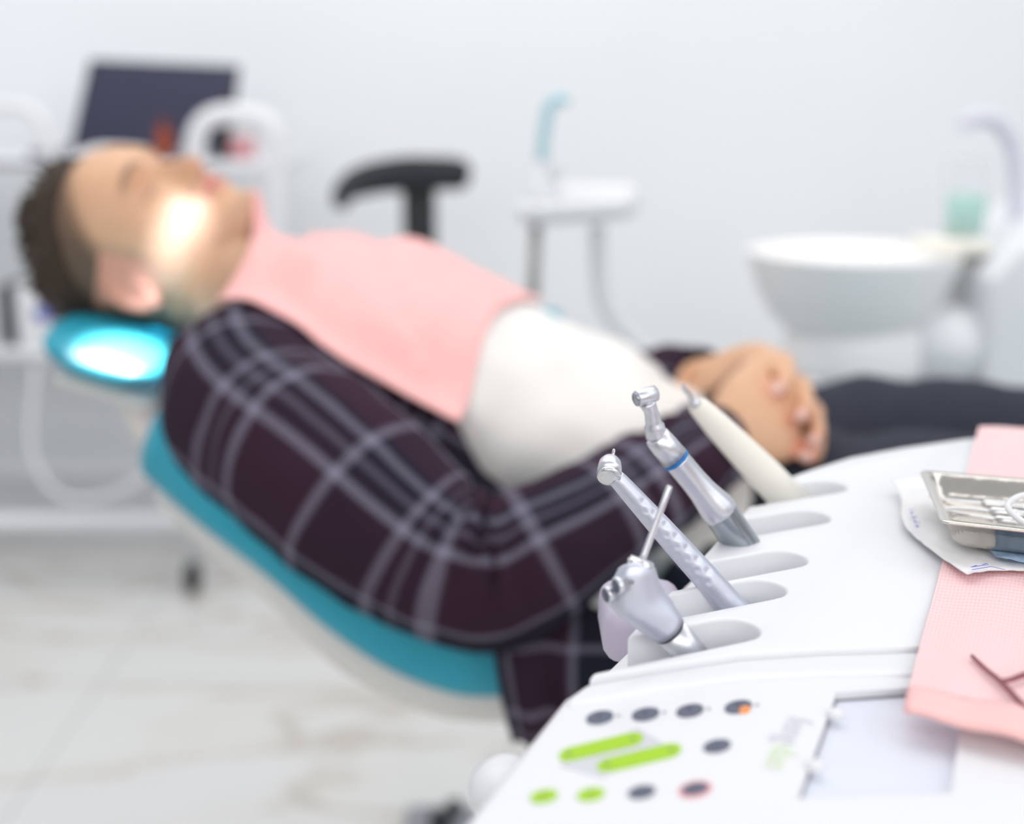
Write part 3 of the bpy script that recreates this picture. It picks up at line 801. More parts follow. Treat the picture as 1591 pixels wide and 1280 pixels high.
RK = [at(1196, 572, 1.185), at(1212, 612, 1.17), at(1226, 654, 1.16), at(1228, 698, 1.155)]
upk = (RK[0] - RK[3]).normalized()
palm(W_R, (RK[0] + RK[3]) / 2, (at(1085, 640, 1.16) - at(1120, 735, 1.13)), upk, .027, .046, .021, .015, Vector((-.002, -.008, .004)))
for i, k in enumerate(RK):
    L = (.047, .052, .048, .036)[i]; inn = Vector((0, 0, 0))
    k0 = k - Vector((.012, 0, 0))
    d = Vector((.45, .85, -.05)).normalized()
    finger([k0, k + d * L * .15, k + d * L, k + d * L + Vector((-.012, .026, -.008)), k + d * L + Vector((-.036, .03, -.012))], .0098 - .0006 * i, .0078 - .0005 * i)
LKp = [at(1192, 556, 1.262), at(1222, 590, 1.252), at(1246, 628, 1.243), at(1256, 668, 1.235)]
palm(W_L, (LKp[0] + LKp[3]) / 2 + Vector((-.01, 0, 0)), (0, .2, 1), (LKp[0] - LKp[3]), .027, .044, .021, .014, Vector((0, .006, .004)))
mids = [at(1222, 574, 1.195), at(1250, 612, 1.182), at(1268, 654, 1.172), at(1268, 700, 1.165)]
tips = [at(1205, 606, 1.155), at(1240, 648, 1.142), at(1259, 687, 1.138), at(1246, 710, 1.138)]
for i in range(4):
    k = LKp[i]; finger([k - Vector((.012, -.006, 0)), k, k.lerp(mids[i], .6) + Vector((.004, 0, .004)), mids[i], mids[i].lerp(tips[i], .6) + Vector((.003, -.006, 0)), tips[i]], .0096 - .0006 * i, .0078 - .0006 * i)
# thumbs
finger([at(1118, 655, 1.15), at(1140, 612, 1.155), at(1165, 584, 1.175), at(1186, 562, 1.20), at(1200, 552, 1.222)], .0145, .0088)
finger([at(1100, 606, 1.30), at(1125, 590, 1.275), at(1150, 572, 1.252), at(1172, 560, 1.232)], .0135, .0088)
# legs and feet inside the trousers
legs = []
for (dy, dz) in ((-.1, -.012), (.1, .0)):
    pts = [(.24, 1.30 + dy * .9, .71), (.42, 1.295 + dy, .735 + dz), (.60, 1.28 + dy, .735 + dz), (.72, 1.27 + dy, .715 + dz), (.90, 1.25 + dy, .63), (1.10, 1.23 + dy, .54)]
    rad = [.088, .08, .066, .058, .05, .036]
    legs.append((pts, rad))
    body.tube(spline(pts, 30), [float(np.interp(i / 30, np.linspace(0, 1, 6), rad)) * .9 for i in range(31)], 20)
    e = Vector(pts[-1]); body.tube([e - Vector((.02, 0, -.01)), e + Vector((.05, 0, -.012)), e + Vector((.079, -.0, .06)), e + Vector((.076, 0, .15))], [.032, .030, .028, .018], 16)

person = thing('person', (0, 1.36, .7), 'man in a plaid shirt and white top lying back with clasped hands', 'person')
me = body.mesh('body', person.location)
o = bpy.data.objects.new('body', me); COL.objects.link(o); o.parent = person
md = o.modifiers.new('r', 'REMESH'); md.mode = 'VOXEL'; md.voxel_size = .0027; md.use_smooth_shade = True
md = o.modifiers.new('s', 'SMOOTH'); md.factor = .5; md.iterations = 3
bake(o); me = o.data
me.materials.clear(); me.materials.append(M['skin'])
N = len(me.vertices); co_ = np.zeros(N * 3, np.float32); me.vertices.foreach_get('co', co_)
Wp = co_.reshape(-1, 3).astype(float) + np.array(person.location)
Lp = (Wp - np.array(HO)) @ HMi.T / KH
x, y, z = Lp[:, 0], Lp[:, 1], Lp[:, 2]
base = np.array(lin((222, 176, 142))[:3])
C = np.tile(base, (N, 1))
def paint(w, rgb):
    global C
    c = np.array(lin(rgb)[:3]); w = np.clip(w, 0, 1)[:, None]; C = C * (1 - w) + c * w
ish = (z > -.05) & (np.abs(x) < .13) & (np.abs(y) < .15) & (z < .26)
D = Lp - np.array([0, -.01, .125]); D = D / np.maximum(np.linalg.norm(D, axis=1), 1e-6)[:, None]
def hairf(nx, ny, nz): return .78 * nz - .62 * ny
hf = hairf(*D.T)
earm = sstep(.066, .072, np.abs(x)) * (z > .065) * (z < .142) * (y < .018) * (y > -.06)
# shaved sides, stubble
fade = sstep(-.02, .25, hf + .12 * np.abs(D[:, 0])) * ish
paint(fade * .85 * (1 - earm), (84, 66, 54))
side = sstep(.06, .105, z + .3 * np.clip(-y, 0, .1)) * sstep(.034, .010, y) * ish
paint(side * .6 * (1 - earm), (96, 78, 64))
paint(.30 * sstep(.045, .02, z) * sstep(-.01, .02, y) * ish, (140, 118, 104))
paint(.40 * sstep(.07, .05, z) * sstep(-.055, -.03, -np.abs(x)) * 0 * ish, (140, 118, 104))
paint(.45 * sstep(.06, .045, z) * sstep(.0, -.02, y) * ish, (128, 112, 98))
paint(.25 * ((z > .067) & (z < .074) & (np.abs(x) < .024) & (y > .07)) * 1.0, (140, 110, 95))
# brows, lashes, lips, nostrils, ears
for s in (-1, 1):
    bx = (x * s - .032) / .019; paint(.8 * np.exp(-(bx ** 4) - ((z - .139 + .004 * np.clip(bx, -1, 1) ** 2) / .0042) ** 2) * (y > .04), (78, 56, 42))
    ex_ = (x * s - .032) / .0145; paint(.85 * np.exp(-(ex_ ** 4) - ((z - .1125 - .002 * ex_ ** 2) / .0017) ** 2) * (y > .04), (64, 44, 36))
    paint(.35 * np.exp(-(((x * s - .030) / .018) ** 2) - ((z - .121) / .008) ** 2) * (y > .04), (170, 112, 92))
paint(.85 * np.exp(-(x / .023) ** 6 - ((z - .0575) / .0088) ** 4) * (y > .05), (214, 130, 124))
paint(.8 * np.exp(-(x / .021) ** 6 - ((z - .0575) / .0015) ** 2) * (y > .05), (120, 62, 58))
for s in (-1, 1): paint(.8 * np.exp(-(((x - s * .006) / .0042) ** 2) - ((z - .0705) / .003) ** 2) * (y > .06), (110, 56, 48))
paint(.35 * np.exp(-(x / .012) ** 2 - ((z - .08) / .01) ** 2) * (y > .07), (218, 140, 116))
paint(.75 * earm, (226, 150, 130))
# nails and knuckles of the clasped hands
for i in range(4):
    nd = Vector(tips[i]) + Vector((.002, -.0075, .0035)); d = np.linalg.norm(Wp - np.array(nd), axis=1)
    paint(.9 * sstep(.0085, .006, d), (244, 212, 208))
    d = np.linalg.norm(Wp - np.array(tips[i]), axis=1); paint(.4 * sstep(.02, .008, d) * (1 - .9 * sstep(.0085, .006, np.linalg.norm(Wp - np.array(nd), axis=1))), (222, 130, 112))
at_ = me.attributes.new('Col', 'FLOAT_COLOR', 'POINT')
at_.data.foreach_set('color', np.concatenate([C, np.ones((N, 1))], axis=1).astype(np.float32).ravel())
body_obj = o

# hair
hair = MB(); P = []
idx = []
cen = np.array([0, -.01, .125])
HVs = HV.reshape(-1, 3); Dn = HVs - cen; ln = np.linalg.norm(Dn, axis=1); Dn = Dn / ln[:, None]
hfv = hairf(*Dn.T) - .52 * np.abs(Dn[:, 0])
thk = sstep(.02, .32, hfv)
disp = np.array([.5 + .5 * mnoise.noise(Vector((p[0] * 70, p[1] * 28, p[2] * 28))) + .35 * mnoise.noise(Vector((p[0] * 160, p[1] * 60, p[2] * 60))) for p in HVs])
# longer over the top front, shorter behind
top = sstep(-.2, .6, Dn[:, 2])
off = thk * (.003 + .005 * top + (.003 + .007 * top) * disp)
NV = HVs + Dn * off[:, None]
keep = hfv > .0
ids = {}; V = []; Fc = []
for i in range(n_ - 1):
    for k in range(m_):
        q = [i * m_ + k, i * m_ + (k + 1) % m_, (i + 1) * m_ + (k + 1) % m_, (i + 1) * m_ + k]
        if all(keep[a] for a in q): Fc.append(q)
used = sorted({a for f in Fc for a in f}); ids = {a: i for i, a in enumerate(used)}
hair.add([hw(NV[a] + Dn[a] * .0015) for a in used], [[ids[a] for a in f] for f in Fc])
# tufts of longer strands on the top
cand = [a for a in used if hfv[a] > .22]
for _ in range(420):
    a = cand[rng.randint(len(cand))]; p = Vector(NV[a]); d = Vector(Dn[a])
    sw = Vector((rng.uniform(-.5, .5), rng.uniform(-.9, -.1), rng.uniform(-.2, .5)))
    d2 = (d + sw * .9).normalized(); L = rng.uniform(.006, .013) * (.5 + .5 * float(top[a]))
    hair.tube([hw(p - d * .004), hw(p + d * L * .3 + d2 * L * .3), hw(p + d * L * .35 + d2 * L * .9)], [.0022, .0017, .0003], 5)
hair.build('hair', M['hair'], person)

# white top
def wrinkle(rings, amp, sc, seed):
    for i, r in enumerate(rings):
        cc = sum(r, Vector()) / len(r)
        for k, p in enumerate(r):
            n1 = mnoise.noise(Vector((p.x * sc * 1.6 + seed, p.y * sc * .5, p.z * sc * 1.6)))
            r[k] = p + (p - cc).normalized() * (amp * n1)
    return rings
tr_ = wrinkle(torso_rings(1.0, 72, 5, 55), .010, 14, 2)
tee = MB().loft(tr_, cap=False)
tee_o = tee.build('white_top', M['tee'], person)

# plaid shirt: back and side panels, sleeves, collar, hanging tail
sh = MB()
def panel(phis0, phis1, lo, hi, extra, flip=False):
    P = []; UV = []; vlen = 0; prev = None
    for i in range(lo, hi):
        t = (i - lo) / (hi - lo - 1); c = TSs[i]
        p0_, p1_ = TSs[max(i - 1, 0)], TSs[min(i + 1, 60)]
        T = Vector(p1_[:3] - p0_[:3]).normalized(); Nn = Vector((-T.z, 0, T.x)).normalized(); Sd = Vector((0, -1, 0))
        if prev is not None: vlen += (Vector(c[:3]) - prev).length
        prev = Vector(c[:3])
        f0_ = math.radians(float(np.interp(t, *phis0))); f1_ = math.radians(float(np.interp(t, *phis1)))
        row = []; ur = []
        for k in range(41):
            a_ = f0_ + (f1_ - f0_) * k / 40
            ex_ = extra + .003 * mnoise.noise(Vector((i * .25, k * .2, 1)))
            p = Vector(c[:3]) + Sd * ((c[3] + ex_) * math.copysign(abs(math.cos(a_)) ** .85, math.cos(a_))) + Nn * ((c[4] + ex_) * math.copysign(abs(math.sin(a_)) ** .9, math.sin(a_)))
            row.append(p); ur.append((.05 + (a_) * .17, vlen + .02))
        P.append(row); UV.append(ur)
    sh.grid(P, UV)
panel(([0, 1], [-95, -95]), ([0, .15, .3, .42, .55, 1], [66, 56, 42, 18, -8, -45]), 7, 50, .008)
panel(([0, 1], [-95, -95]), ([0, 1], [-250, -215]), 7, 50, .008)

def sleeve(pts, seed, n=64, ns=150, fold_at=(.52,), wr=.0045):
    """pts: (x, y, z, r) along the arm"""
    C_ = spline(pts, ns); cpts = [Vector(c[:3]) for c in C_]; rad = [c[3] for c in C_]
    rings = tube_rings(cpts, rad, n, None, (0, -.6, .8)); UV = []; v = 0
    for i, r in enumerate(rings):
        t = i / ns
        if i: v += (cpts[i] - cpts[i - 1]).length
        T = (cpts[min(i + 1, ns)] - cpts[max(i - 1, 0)]).normalized()
        for k, p in enumerate(r):
            dirv = (p - cpts[i]).normalized(); ang_ = 2 * PI * k / n
            d = wr * mnoise.noise(Vector((p.x * 13 + seed, p.y * 13, p.z * 13))) + wr * .7 * mnoise.noise(Vector((p.x * 30, p.y * 30 + seed, p.z * 30)))
            inn_ = max(0, .25 + .75 * dirv.dot(Vector((.35, -.15, .92))))
            for fa in fold_at:      # bunched folds at the bend of the elbow
                g_ = math.exp(-((t - fa) / .085) ** 2)
                d += inn_ * g_ * .0085 * math.sin((t - fa) * 120 + 2.2 * math.sin(ang_ * 2 + seed))
            if t > .8: d += .0022 * math.sin((t - .8) * 95 + 1.5 * math.sin(ang_ * 2))
            r[k] = p + dirv * d
        UV.append([(k / n * 2 * PI * .072, v) for k in range(n + 1)])
    sh.loft(rings, cap=False, UV=UV)
    # cuff rolled inwards
    r = rings[-1]; cc = cpts[-1]; T = (cpts[-1] - cpts[-2]).normalized()
    ins = [[p for p in r], [cc + (p - cc) * .94 + T * .004 for p in r], [cc + (p - cc) * .84 - T * .006 for p in r], [cc + (p - cc) * .8 - T * .03 for p in r]]
    sh.loft(ins, cap=False, UV=[[(k / n * .4, v + .004 * j) for k in range(n + 1)] for j in range(4)])
def A4(px, py, Y, r): p = at(px, py, Y); return (p.x, p.y, p.z, r)
sleeve([A4(420, 572, 1.33, .072), A4(394, 612, 1.235, .085), A4(424, 668, 1.165, .084), A4(522, 743, 1.10, .080), A4(602, 812, 1.068, .075), A4(668, 862, 1.05, .068), A4(722, 886, 1.04, .062), A4(780, 888, 1.04, .061), A4(850, 852, 1.045, .056), A4(930, 808, 1.06, .050), A4(1020, 748, 1.09, .045), A4(1080, 706, 1.118, .041), A4(1112, 684, 1.136, .038)], 5, fold_at=(.53,))
sleeve([(-.17, 1.50, .88, .07), (-.16, 1.57, .84, .082), (-.09, 1.62, .79, .076), (.02, 1.64, .73, .064), (.08, 1.58, .73, .058), tuple(at(1040, 606, 1.42)) + (.046,), tuple(at(1072, 600, 1.36)) + (.038,), tuple(at(1092, 596, 1.318)) + (.034,)], 9, ns=110, fold_at=(.6,))
# collar
cr_ = [];cuv = []
for j in range(7):
    t = j / 6; row = []; ur = []
    for k in range(33):
        a_ = math.radians(-250 + 320 * k / 32) ; a_ = math.radians(40 - 260 * k / 32)
        c = Vector(TSs[6][:3]).lerp(Vector(TSs[2][:3]), t) ; Nn = Vector((.35, 0, .94))
        rr2 = .088 - .020 * t + .008 * math.sin(t * PI)
        row.append(c + Vector((0, -1, 0)) * (rr2 * math.cos(a_)) + Nn * (rr2 * .86 * math.sin(a_))); ur.append((k * .016, j * .008))
    cr_.append(row); cuv.append(ur)
sh.grid(cr_, cuv)
# tail hanging over the side of the seat
P = []; UV = []
tl = [[(762, 930, 1.075), (800, 925, 1.075), (850, 925, 1.08), (905, 935, 1.085), (990, 955, 1.09)],
      [(764, 975, 1.035), (800, 972, 1.035), (850, 968, 1.04), (905, 972, 1.05), (990, 980, 1.06)],
      [(770, 1030, 1.012), (806, 1028, 1.01), (850, 1028, 1.015), (900, 1030, 1.02), (985, 1035, 1.03)],
      [(780, 1090, 1.01), (815, 1090, 1.005), (855, 1090, 1.012), (900, 1090, 1.02), (980, 1090, 1.03)],
      [(797, 1155, 1.005), (825, 1156, 1.0), (860, 1158, 1.006), (900, 1160, 1.015), (970, 1160, 1.02)]]
G = bil([[at(*q) for q in r] for r in tl], 30, 30)
for j, r in enumerate(G):
    for i, p in enumerate(r): p.y += .006 * math.sin(i * .55) * (j / 30)
sh.grid(G, [[(.03 + i * .0045, j * .0052 + .06) for i in range(31)] for j in range(31)])
sho = sh.build('plaid_shirt', M['plaid'], person, solid=.002); sho.data.polygons.foreach_set('use_smooth', [True] * len(sho.data.polygons))
# hem of white top hanging below the forearm
G = bil([[at(860, 905, 1.13), at(920, 895, 1.14), at(985, 880, 1.16)], [at(866, 935, 1.09), at(920, 932, 1.09), at(985, 920, 1.11)], [at(880, 958, 1.075), at(925, 968, 1.07), at(985, 960, 1.08)]], 16, 16)
hm_ = MB().grid(G).build('top_hem', M['tee'], person, solid=.002)
# trousers
tz = MB()
hip = []
for i in range(42, 61):
    pass
tz.loft(torso_rings(1.0, 48, 44, 61, .003), cap=True)
for (pts, rad) in legs:
    C_ = spline([p + (r,) for p, r in zip(pts, rad)], 60); pl = [Vector(c[:3]) for c in C_]
    rings = tube_rings(pl, [c[3] + .006 for c in C_], 36, None, (0, 0, 1))
    rings = wrinkle(rings, .008, 14, 7); tz.loft(rings)
tz.build('trousers', M['trouser'], person)
for (pts, rad) in legs:
    e = Vector(pts[-1])
    MB().tube(spline([e + Vector((.02, 0, -.02)), e + Vector((.062, 0, -.025)), e + Vector((.082, 0, .06)), e + Vector((.075, 0, .19))], 16), list(np.interp(np.linspace(0, 1, 17), [0, .2, .5, .8, 1], [.032, .044, .045, .046, .02])), 20).build('shoe', M['shoe'], person)

# bib on the chest
bib_px = [[(302, 516, 1.27), (355, 445, 1.32), (392, 384, 1.38), (410, 384, 1.47)],
          [(352, 502, 1.24), (400, 455, 1.29), (452, 396, 1.36), (470, 392, 1.50)],
          [(430, 520, 1.205), (490, 465, 1.27), (545, 388, 1.36), (560, 384, 1.50)],
          [(522, 556, 1.18), (580, 490, 1.25), (625, 410, 1.35), (640, 369, 1.48)],
          [(620, 608, 1.165), (680, 535, 1.25), (720, 462, 1.35), (742, 418, 1.46)],
          [(712, 655, 1.155), (758, 580, 1.25), (800, 516, 1.345), (842, 465, 1.43)]]
G = bil([[at(*q) for q in r] for r in bib_px], 40, 60)
from mathutils.bvhtree import BVHTree
def bvh(o): return BVHTree.FromPolygons([v.co + root_loc(o) for v in o.data.vertices], [tuple(p.vertices) for p in o.data.polygons])
trees = [bvh(sho), bvh(tee_o), bvh(body_obj)]
lift = np.zeros((61, 41))
for j, r in enumerate(G):
    for i, p in enumerate(r):
        p.z += .0035 * mnoise.noise(Vector((p.x * 12, p.y * 9, 2)))
        need = 0
        for T_ in trees:
            h = T_.ray_cast(Vector((p.x, p.y, p.z + .06)), Vector((0, 0, -1)), .3)[0]
            if h is not None: need = max(need, h.z + .006 - p.z)
        lift[j, i] = need
sm_ = lift.copy()
for _ in range(8):
    q = np.pad(sm_, 1, mode='edge'); sm_ = np.maximum(lift, (q[:-2, 1:-1] + q[2:, 1:-1] + q[1:-1, :-2] + q[1:-1, 2:] + 4 * q[1:-1, 1:-1]) / 8)
for j, r in enumerate(G):
    for i, p in enumerate(r): p.z += float(sm_[j, i])
bb = MB().grid(G).build('chest_bib', M['pink'], None, solid=.0012)
tag(bb, 'plain pink bib draped over the chest of the lying man', 'bib')

# ------------------------------------------------------------------ dental chair
ch = thing('dental_chair', (.15, 1.36, 0), 'teal upholstered reclined dental chair with a white shell under the man', 'dental chair')
def slab_loft(st, name, m, parent, bev=.03):
    """st: list of (x, z_bottom, thick, y0, y1); rounded cross section in (Y, normal)"""
    S_ = spline(st, 40); rings = []
    for i, c in enumerate(S_):
        a_, b_ = S_[max(i - 1, 0)], S_[min(i + 1, 40)]
        T = Vector((b_[0] - a_[0], 0, b_[1] - a_[1])).normalized(); Nn = Vector((-T.z, 0, T.x))
        hy = (c[4] - c[3]) / 2; ht = c[2] / 2; r = min(bev, ht * .98, hy * .98)
        rings.append([Vector((c[0], (c[3] + c[4]) / 2 + q[0], c[1])) + Nn * (ht + q[1]) for q in rrect(hy, ht, r)])
    def endcap(rg, out):
        c = sum(rg, Vector()) / len(rg)
        return [[c + (p - c) * k + out * e for p in rg] for k, e in ((.96, .006), (.85, .014), (.6, .02))]
    o0 = (sum(rings[0], Vector()) - sum(rings[1], Vector())).normalized(); o1 = (sum(rings[-1], Vector()) - sum(rings[-2], Vector())).normalized()
    full = endcap(rings[0], o0)[::-1] + rings + endcap(rings[-1], o1)
    return MB().loft(full).build(name, m, parent)
def ck(px, py, Y, th, y0, y1): p = at(px, py, Y); return (p.x, p.z, th, y0, y1)
bk = [ck(215, 752, 1.17, .065, 1.17, 1.60), ck(300, 828, 1.11, .07, 1.11, 1.64), ck(400, 905, 1.075, .072, 1.075, 1.66), ck(500, 992, 1.055, .075, 1.055, 1.67), ck(600, 1058, 1.045, .08, 1.045, 1.675), ck(700, 1096, 1.04, .082, 1.04, 1.68), ck(778, 1102, 1.04, .08, 1.04, 1.68)]
slab_loft(bk, 'backrest_cushion', M['teal'], ch)
bs_ = [ck(245, 792, 1.19, .02, 1.19, 1.58), ck(330, 872, 1.14, .03, 1.14, 1.62), ck(410, 945, 1.10, .04, 1.10, 1.64), ck(510, 1042, 1.08, .05, 1.08, 1.65), ck(610, 1100, 1.07, .05, 1.07, 1.66), ck(700, 1130, 1.065, .05, 1.065, 1.66), ck(790, 1136, 1.065, .05, 1.065, 1.66)]
slab_loft(bs_, 'back_shell', M['shell'], ch, .02)
xs = bk[-1][0]; zs_ = bk[-1][1]
slab_loft([(xs + .04, zs_ - .006, .06, 1.09, 1.67), (.2, zs_ - .02, .06, 1.09, 1.67), (.45, zs_ - .005, .08, 1.09, 1.66), (.7, zs_ + .01, .075, 1.08, 1.62), (.95, zs_ - .1, .07, 1.10, 1.58), (1.2, zs_ - .21, .06, 1.12, 1.54)], 'seat_cushion', M['teal'], ch)
slab_loft([(xs + .03, zs_ - .075, .06, 1.08, 1.64), (.3, zs_ - .095, .07, 1.08, 1.64), (.55, zs_ - .085, .07, 1.09, 1.63), (.75, zs_ - .075, .06, 1.11, 1.60)], 'seat_shell', M['shell'], ch, .02)
MB().box((.36, 1.36, .30), (.24, .26, .36)).build('lift_column', M['white2'], ch, bevel=.03)
MB().box((.36, 1.36, .06), (.7, .5, .12)).build('base', M['floorbase'], ch, bevel=.03)
# headrest
hp = []
c0 = at(184, 545, 1.38)
ax_ = Vector((.96, 0, -.28)).normalized(); nn_ = Vector((.28, 0, .96)).normalized()
rings = []
for k in range(21):
    t = -1 + 2 * k / 20; w_ = max(.02, (1 - abs(t) ** 3.2)) ** .5
    rings.append([Vector((c0.x, 1.425 + .135 * t, c0.z)) + ax_ * (.069 * (.55 + .45 * w_) * math.copysign(abs(math.cos(q)) ** .9, math.cos(q))) + nn_ * (.0285 * w_ * math.copysign(abs(math.sin(q)) ** .9, math.sin(q)) + .006 * math.cos(q) ** 2) for q in [2 * PI * z / 36 for z in range(36)]])
MB().loft(rings).build('headrest', M['teal'], ch)
p1 = c0 + Vector((.01, .05, -.03)); p2 = at(235, 640, 1.42); p3 = at(300, 740, 1.40)
MB().tube(spline([tuple(p1), tuple(p2), tuple(p3)], 12), .03, 18, flat=.5, nrm=(0, 0, 1)).build('headrest_arm', M['shell'], ch)
MB().box((c0.x, 1.425, c0.z) - nn_ * .034 if False else Vector((c0.x, 1.425, c0.z)) - nn_ * .036, (.10, .17, .014), (ax_, Vector((0, 1, 0)), nn_)).build('headrest_plate', M['shell'], ch, bevel=.006)
# far armrest
ar = at(856, 484, 1.66)
MB().box(ar + Vector((-.085, 0, -.016)), (.20, .05, .035)).build('armrest', M['teal'], ch, bevel=.014, seg=4)
MB().tube(spline([tuple(ar + Vector((-.1, 0, -.03))), tuple(ar + Vector((-.09, .03, -.15))), (-.02, 1.70, .60)], 10), .018).build('armrest_post', M['white2'], ch)

# ------------------------------------------------------------------ spittoon unit
sp = thing('spittoon_unit', at(1420, 500, 1.95) * 1.0, 'white spittoon with a round bowl and a curved filler spout at right', 'spittoon')
sp.location.z = 0
bc = at(1325, 395, 1.95); k = 1.95 / .96 / F
prof = [(-.135, .10), (-.13, .104), (-.10, .108), (-.085, .105)]
MB().lathe((bc.x + .012, bc.y, bc.z), (0, 0, 1), [(-.172, .104), (-.155, .108), (-.12, .106), (-.10, .098)], 48).build('bowl_stand', M['porc'], sp)
MB().lathe(bc, (0, 0, 1), [(-.118, .05), (-.112, .092), (-.09, .116), (-.055, .136), (-.02, .148), (.0, .153), (.004, .154), (.006, .152), (.004, .149), (-.03, .138), (-.07, .11), (-.09, .06), (-.094, .02)], 64).build('bowl', M['porc'], sp)
MB().lathe(bc + Vector((0, 0, -.093)), (0, 0, 1), [(0, .02), (.002, .02), (.003, .014)], 24).build('drain', M['chrome'], sp)
tw_ = at(1600, 480, 1.98)
# tower with a sloping top
x0 = at(1512, 480, 1.9).x; zt_ = at(1540, 395, 1.9).z
V = []
mbt = MB()
prof2 = [(x0 + .02, .16), (x0, zt_ - .03), (x0 + .035, zt_ + .012), (x0 + .12, zt_ + .07), (x0 + .3, zt_ + .09), (x0 + .36, zt_ + .06), (x0 + .36, .16)]
n = len(prof2); V = [(p[0], 1.84, p[1]) for p in prof2] + [(p[0], 2.12, p[1]) for p in prof2]
mbt.add(V, [list(range(n)), [n + i for i in range(n)][::-1]] + [[i, (i + 1) % n, n + (i + 1) % n, n + i] for i in range(n)])
mbt.build('tower', M['white2'], sp, bevel=.010, seg=3)
MB().box((x0 + .14, 1.98, .09), (.5, .34, .18)).build('tower_base', M['white2'], sp, bevel=.02)
# lower ledge linking bowl to tower
lg = at(1330, 592, 1.95)
MB().box((lg.x + .07, 1.96, lg.z - .005), (.36, .20, .045)).build('lower_ledge', M['white'], sp, bevel=.018, seg=4)
MB().box((lg.x + .12, 1.96, (lg.z - .03) / 2), (.20, .18, lg.z - .03)).build('pedestal', M['white2'], sp, bevel=.03, seg=4)
nb = at(1480, 540, 1.9)
MB().ball((nb.x, 1.93, nb.z), (.085, .08, .06), 28, 16).build('bowl_neck', M['white2'], sp)
# cup shelf and spouts
cs_ = at(1482, 382, 1.93)
MB().box((cs_.x, 1.95, cs_.z), (.095, .09, .022)).build('cup_shelf', M['cream'], sp, bevel=.008)
MB().box((cs_.x + .03, 1.97, cs_.z - .04), (.05, .05, .07)).build('shelf_bracket', M['shell'], sp, bevel=.01)
fp = [(1583, 352), (1580, 270), (1572, 222), (1548, 190), (1520, 183), (1505, 190), (1504, 200)]
MB().tube(spline([tuple(at(a, b, 1.98)) for a, b in fp], 40), .0125, 20).build('filler_spout', M['lav'] if False else mat('spout_enamel', (216, 216, 230), .3), sp)
# cup
cpb = at(1497, 366, 1.95); cpb.z = cs_.z + .0112
cup = thing('water_cup', cpb, 'clear plastic cup half full of pale aqua water on the spittoon shelf', 'cup')
MB().lathe(cpb, (0, 0, 1), [(0, .026), (.001, .0275), (.112, .033), (.1125, .0322), (.003, .0266), (.0025, .01)], 40).build('cup_wall', M['clear'], cup)
MB().lathe(cpb + Vector((0, 0, .0035)), (0, 0, 1), [(0, .0262), (.056, .0290)], 40).build('aqua_water', M['aqua'], cup)

# ------------------------------------------------------------------ assistant holder unit
YA = 2.0
ac = at(905, 318, YA)
au = thing('assistant_holder', (ac.x, YA, 0), 'white assistant arm with a suction holder head on two thin posts', 'suction holder')
mb = MB(); tp_ = []
for (px, py, ry, h) in ((806, 336, .03, .006), (820, 332, .045, .012), (860, 320, .055, .020), (920, 312, .06, .024), (975, 314, .058, .022), (993, 320, .045, .014)):
    pass
poly = []
L0 = at(803, 340, YA).x; R0 = at(992, 330, YA).x; hx = (R0 - L0) / 2; cxm = (L0 + R0) / 2
zb_ = at(900, 345, YA).z
rings = []
for h, s in ((0, .86), (.006, .97), (.016, 1.0), (.026, .98), (.030, .93), (.031, .6)):
    rings.append([(cxm + q[0] * s, YA + q[1] * s, zb_ + h + (q[0] + hx) * .06) for q in rrect(hx, .06, .045, 8)])
MB().loft(rings).build('holder_tray', M['white2'], au)
tc_ = at(925, 300, YA)
MB().box(Vector((tc_.x, YA, tc_.z - .004)), (.125, .085, .034)).build('holder_cover', M['white'], au, bevel=.015, seg=4)
for nm, a, b, m in (('post', (833, 350), (828, 470), 'grey'),):
    p = at(a[0], a[1], YA); q = at(b[0], b[1], YA)
    MB().tube([p, q], .0095).build('post', M['shell'] if False else mat('post_metal', (176, 176, 172), .4), au)
hp_ = [at(928, 350, YA), at(930, 420, YA), at(938, 470, YA), at(965, 510, YA), at(1005, 548, YA), at(1055, 580, YA), at(1120, 600, YA)]
MB().tube(spline([tuple(p) for p in hp_], 40), .0125, 18).build('curved_arm', M['white2'], au)
q = at(828, 470, YA); e1 = at(1120, 600, YA)
MB().tube(spline([tuple(q), tuple(q + Vector((0.005, 0, -.08))), tuple(q + Vector((.1, 0, -.16))), tuple(e1 + Vector((-.02, 0, -.03)))], 20), .0095).build('lower_link', M['white2'], au)
MB().tube([e1 + Vector((-.02, 0, .02)), Vector((e1.x - .02, YA, .02))], .03).build('stand', M['white2'], au)
MB().lathe((e1.x - .02, YA, 0), (0, 0, 1), [(0, .13), (.02, .13), (.03, .1), (.035, .03)]).build('foot', M['white2'], au)
# suction instrument in the holder
s0_ = at(836, 310, YA - .03); s1_ = at(848, 250, YA - .03)
su = thing('saliva_ejector', s0_, 'pale aqua bent saliva ejector tube standing in the white holder', 'suction tube')
A = (s1_ - s0_).normalized()
MB().lathe(s0_ - A * .012, A, [(0, .012), (.03, .0125), (.032, .010), (.055, .0095), (.058, .008)], 28).build('valve', M['white2'], su)
MB().box(at(862, 262, YA - .03), (.018, .016, .03)).build('valve_lever', M['white2'], su, bevel=.005)
tp_ = [at(842, 248, YA - .03), at(846, 205, YA - .03), at(853, 168, YA - .03), at(866, 153, YA - .03), at(884, 158, YA - .03)]
MB().tube(spline([tuple(p) for p in tp_], 24), [.0085] * 20 + [.0082] * 5, 18).build('bent_tube', M['aquatube'], su)

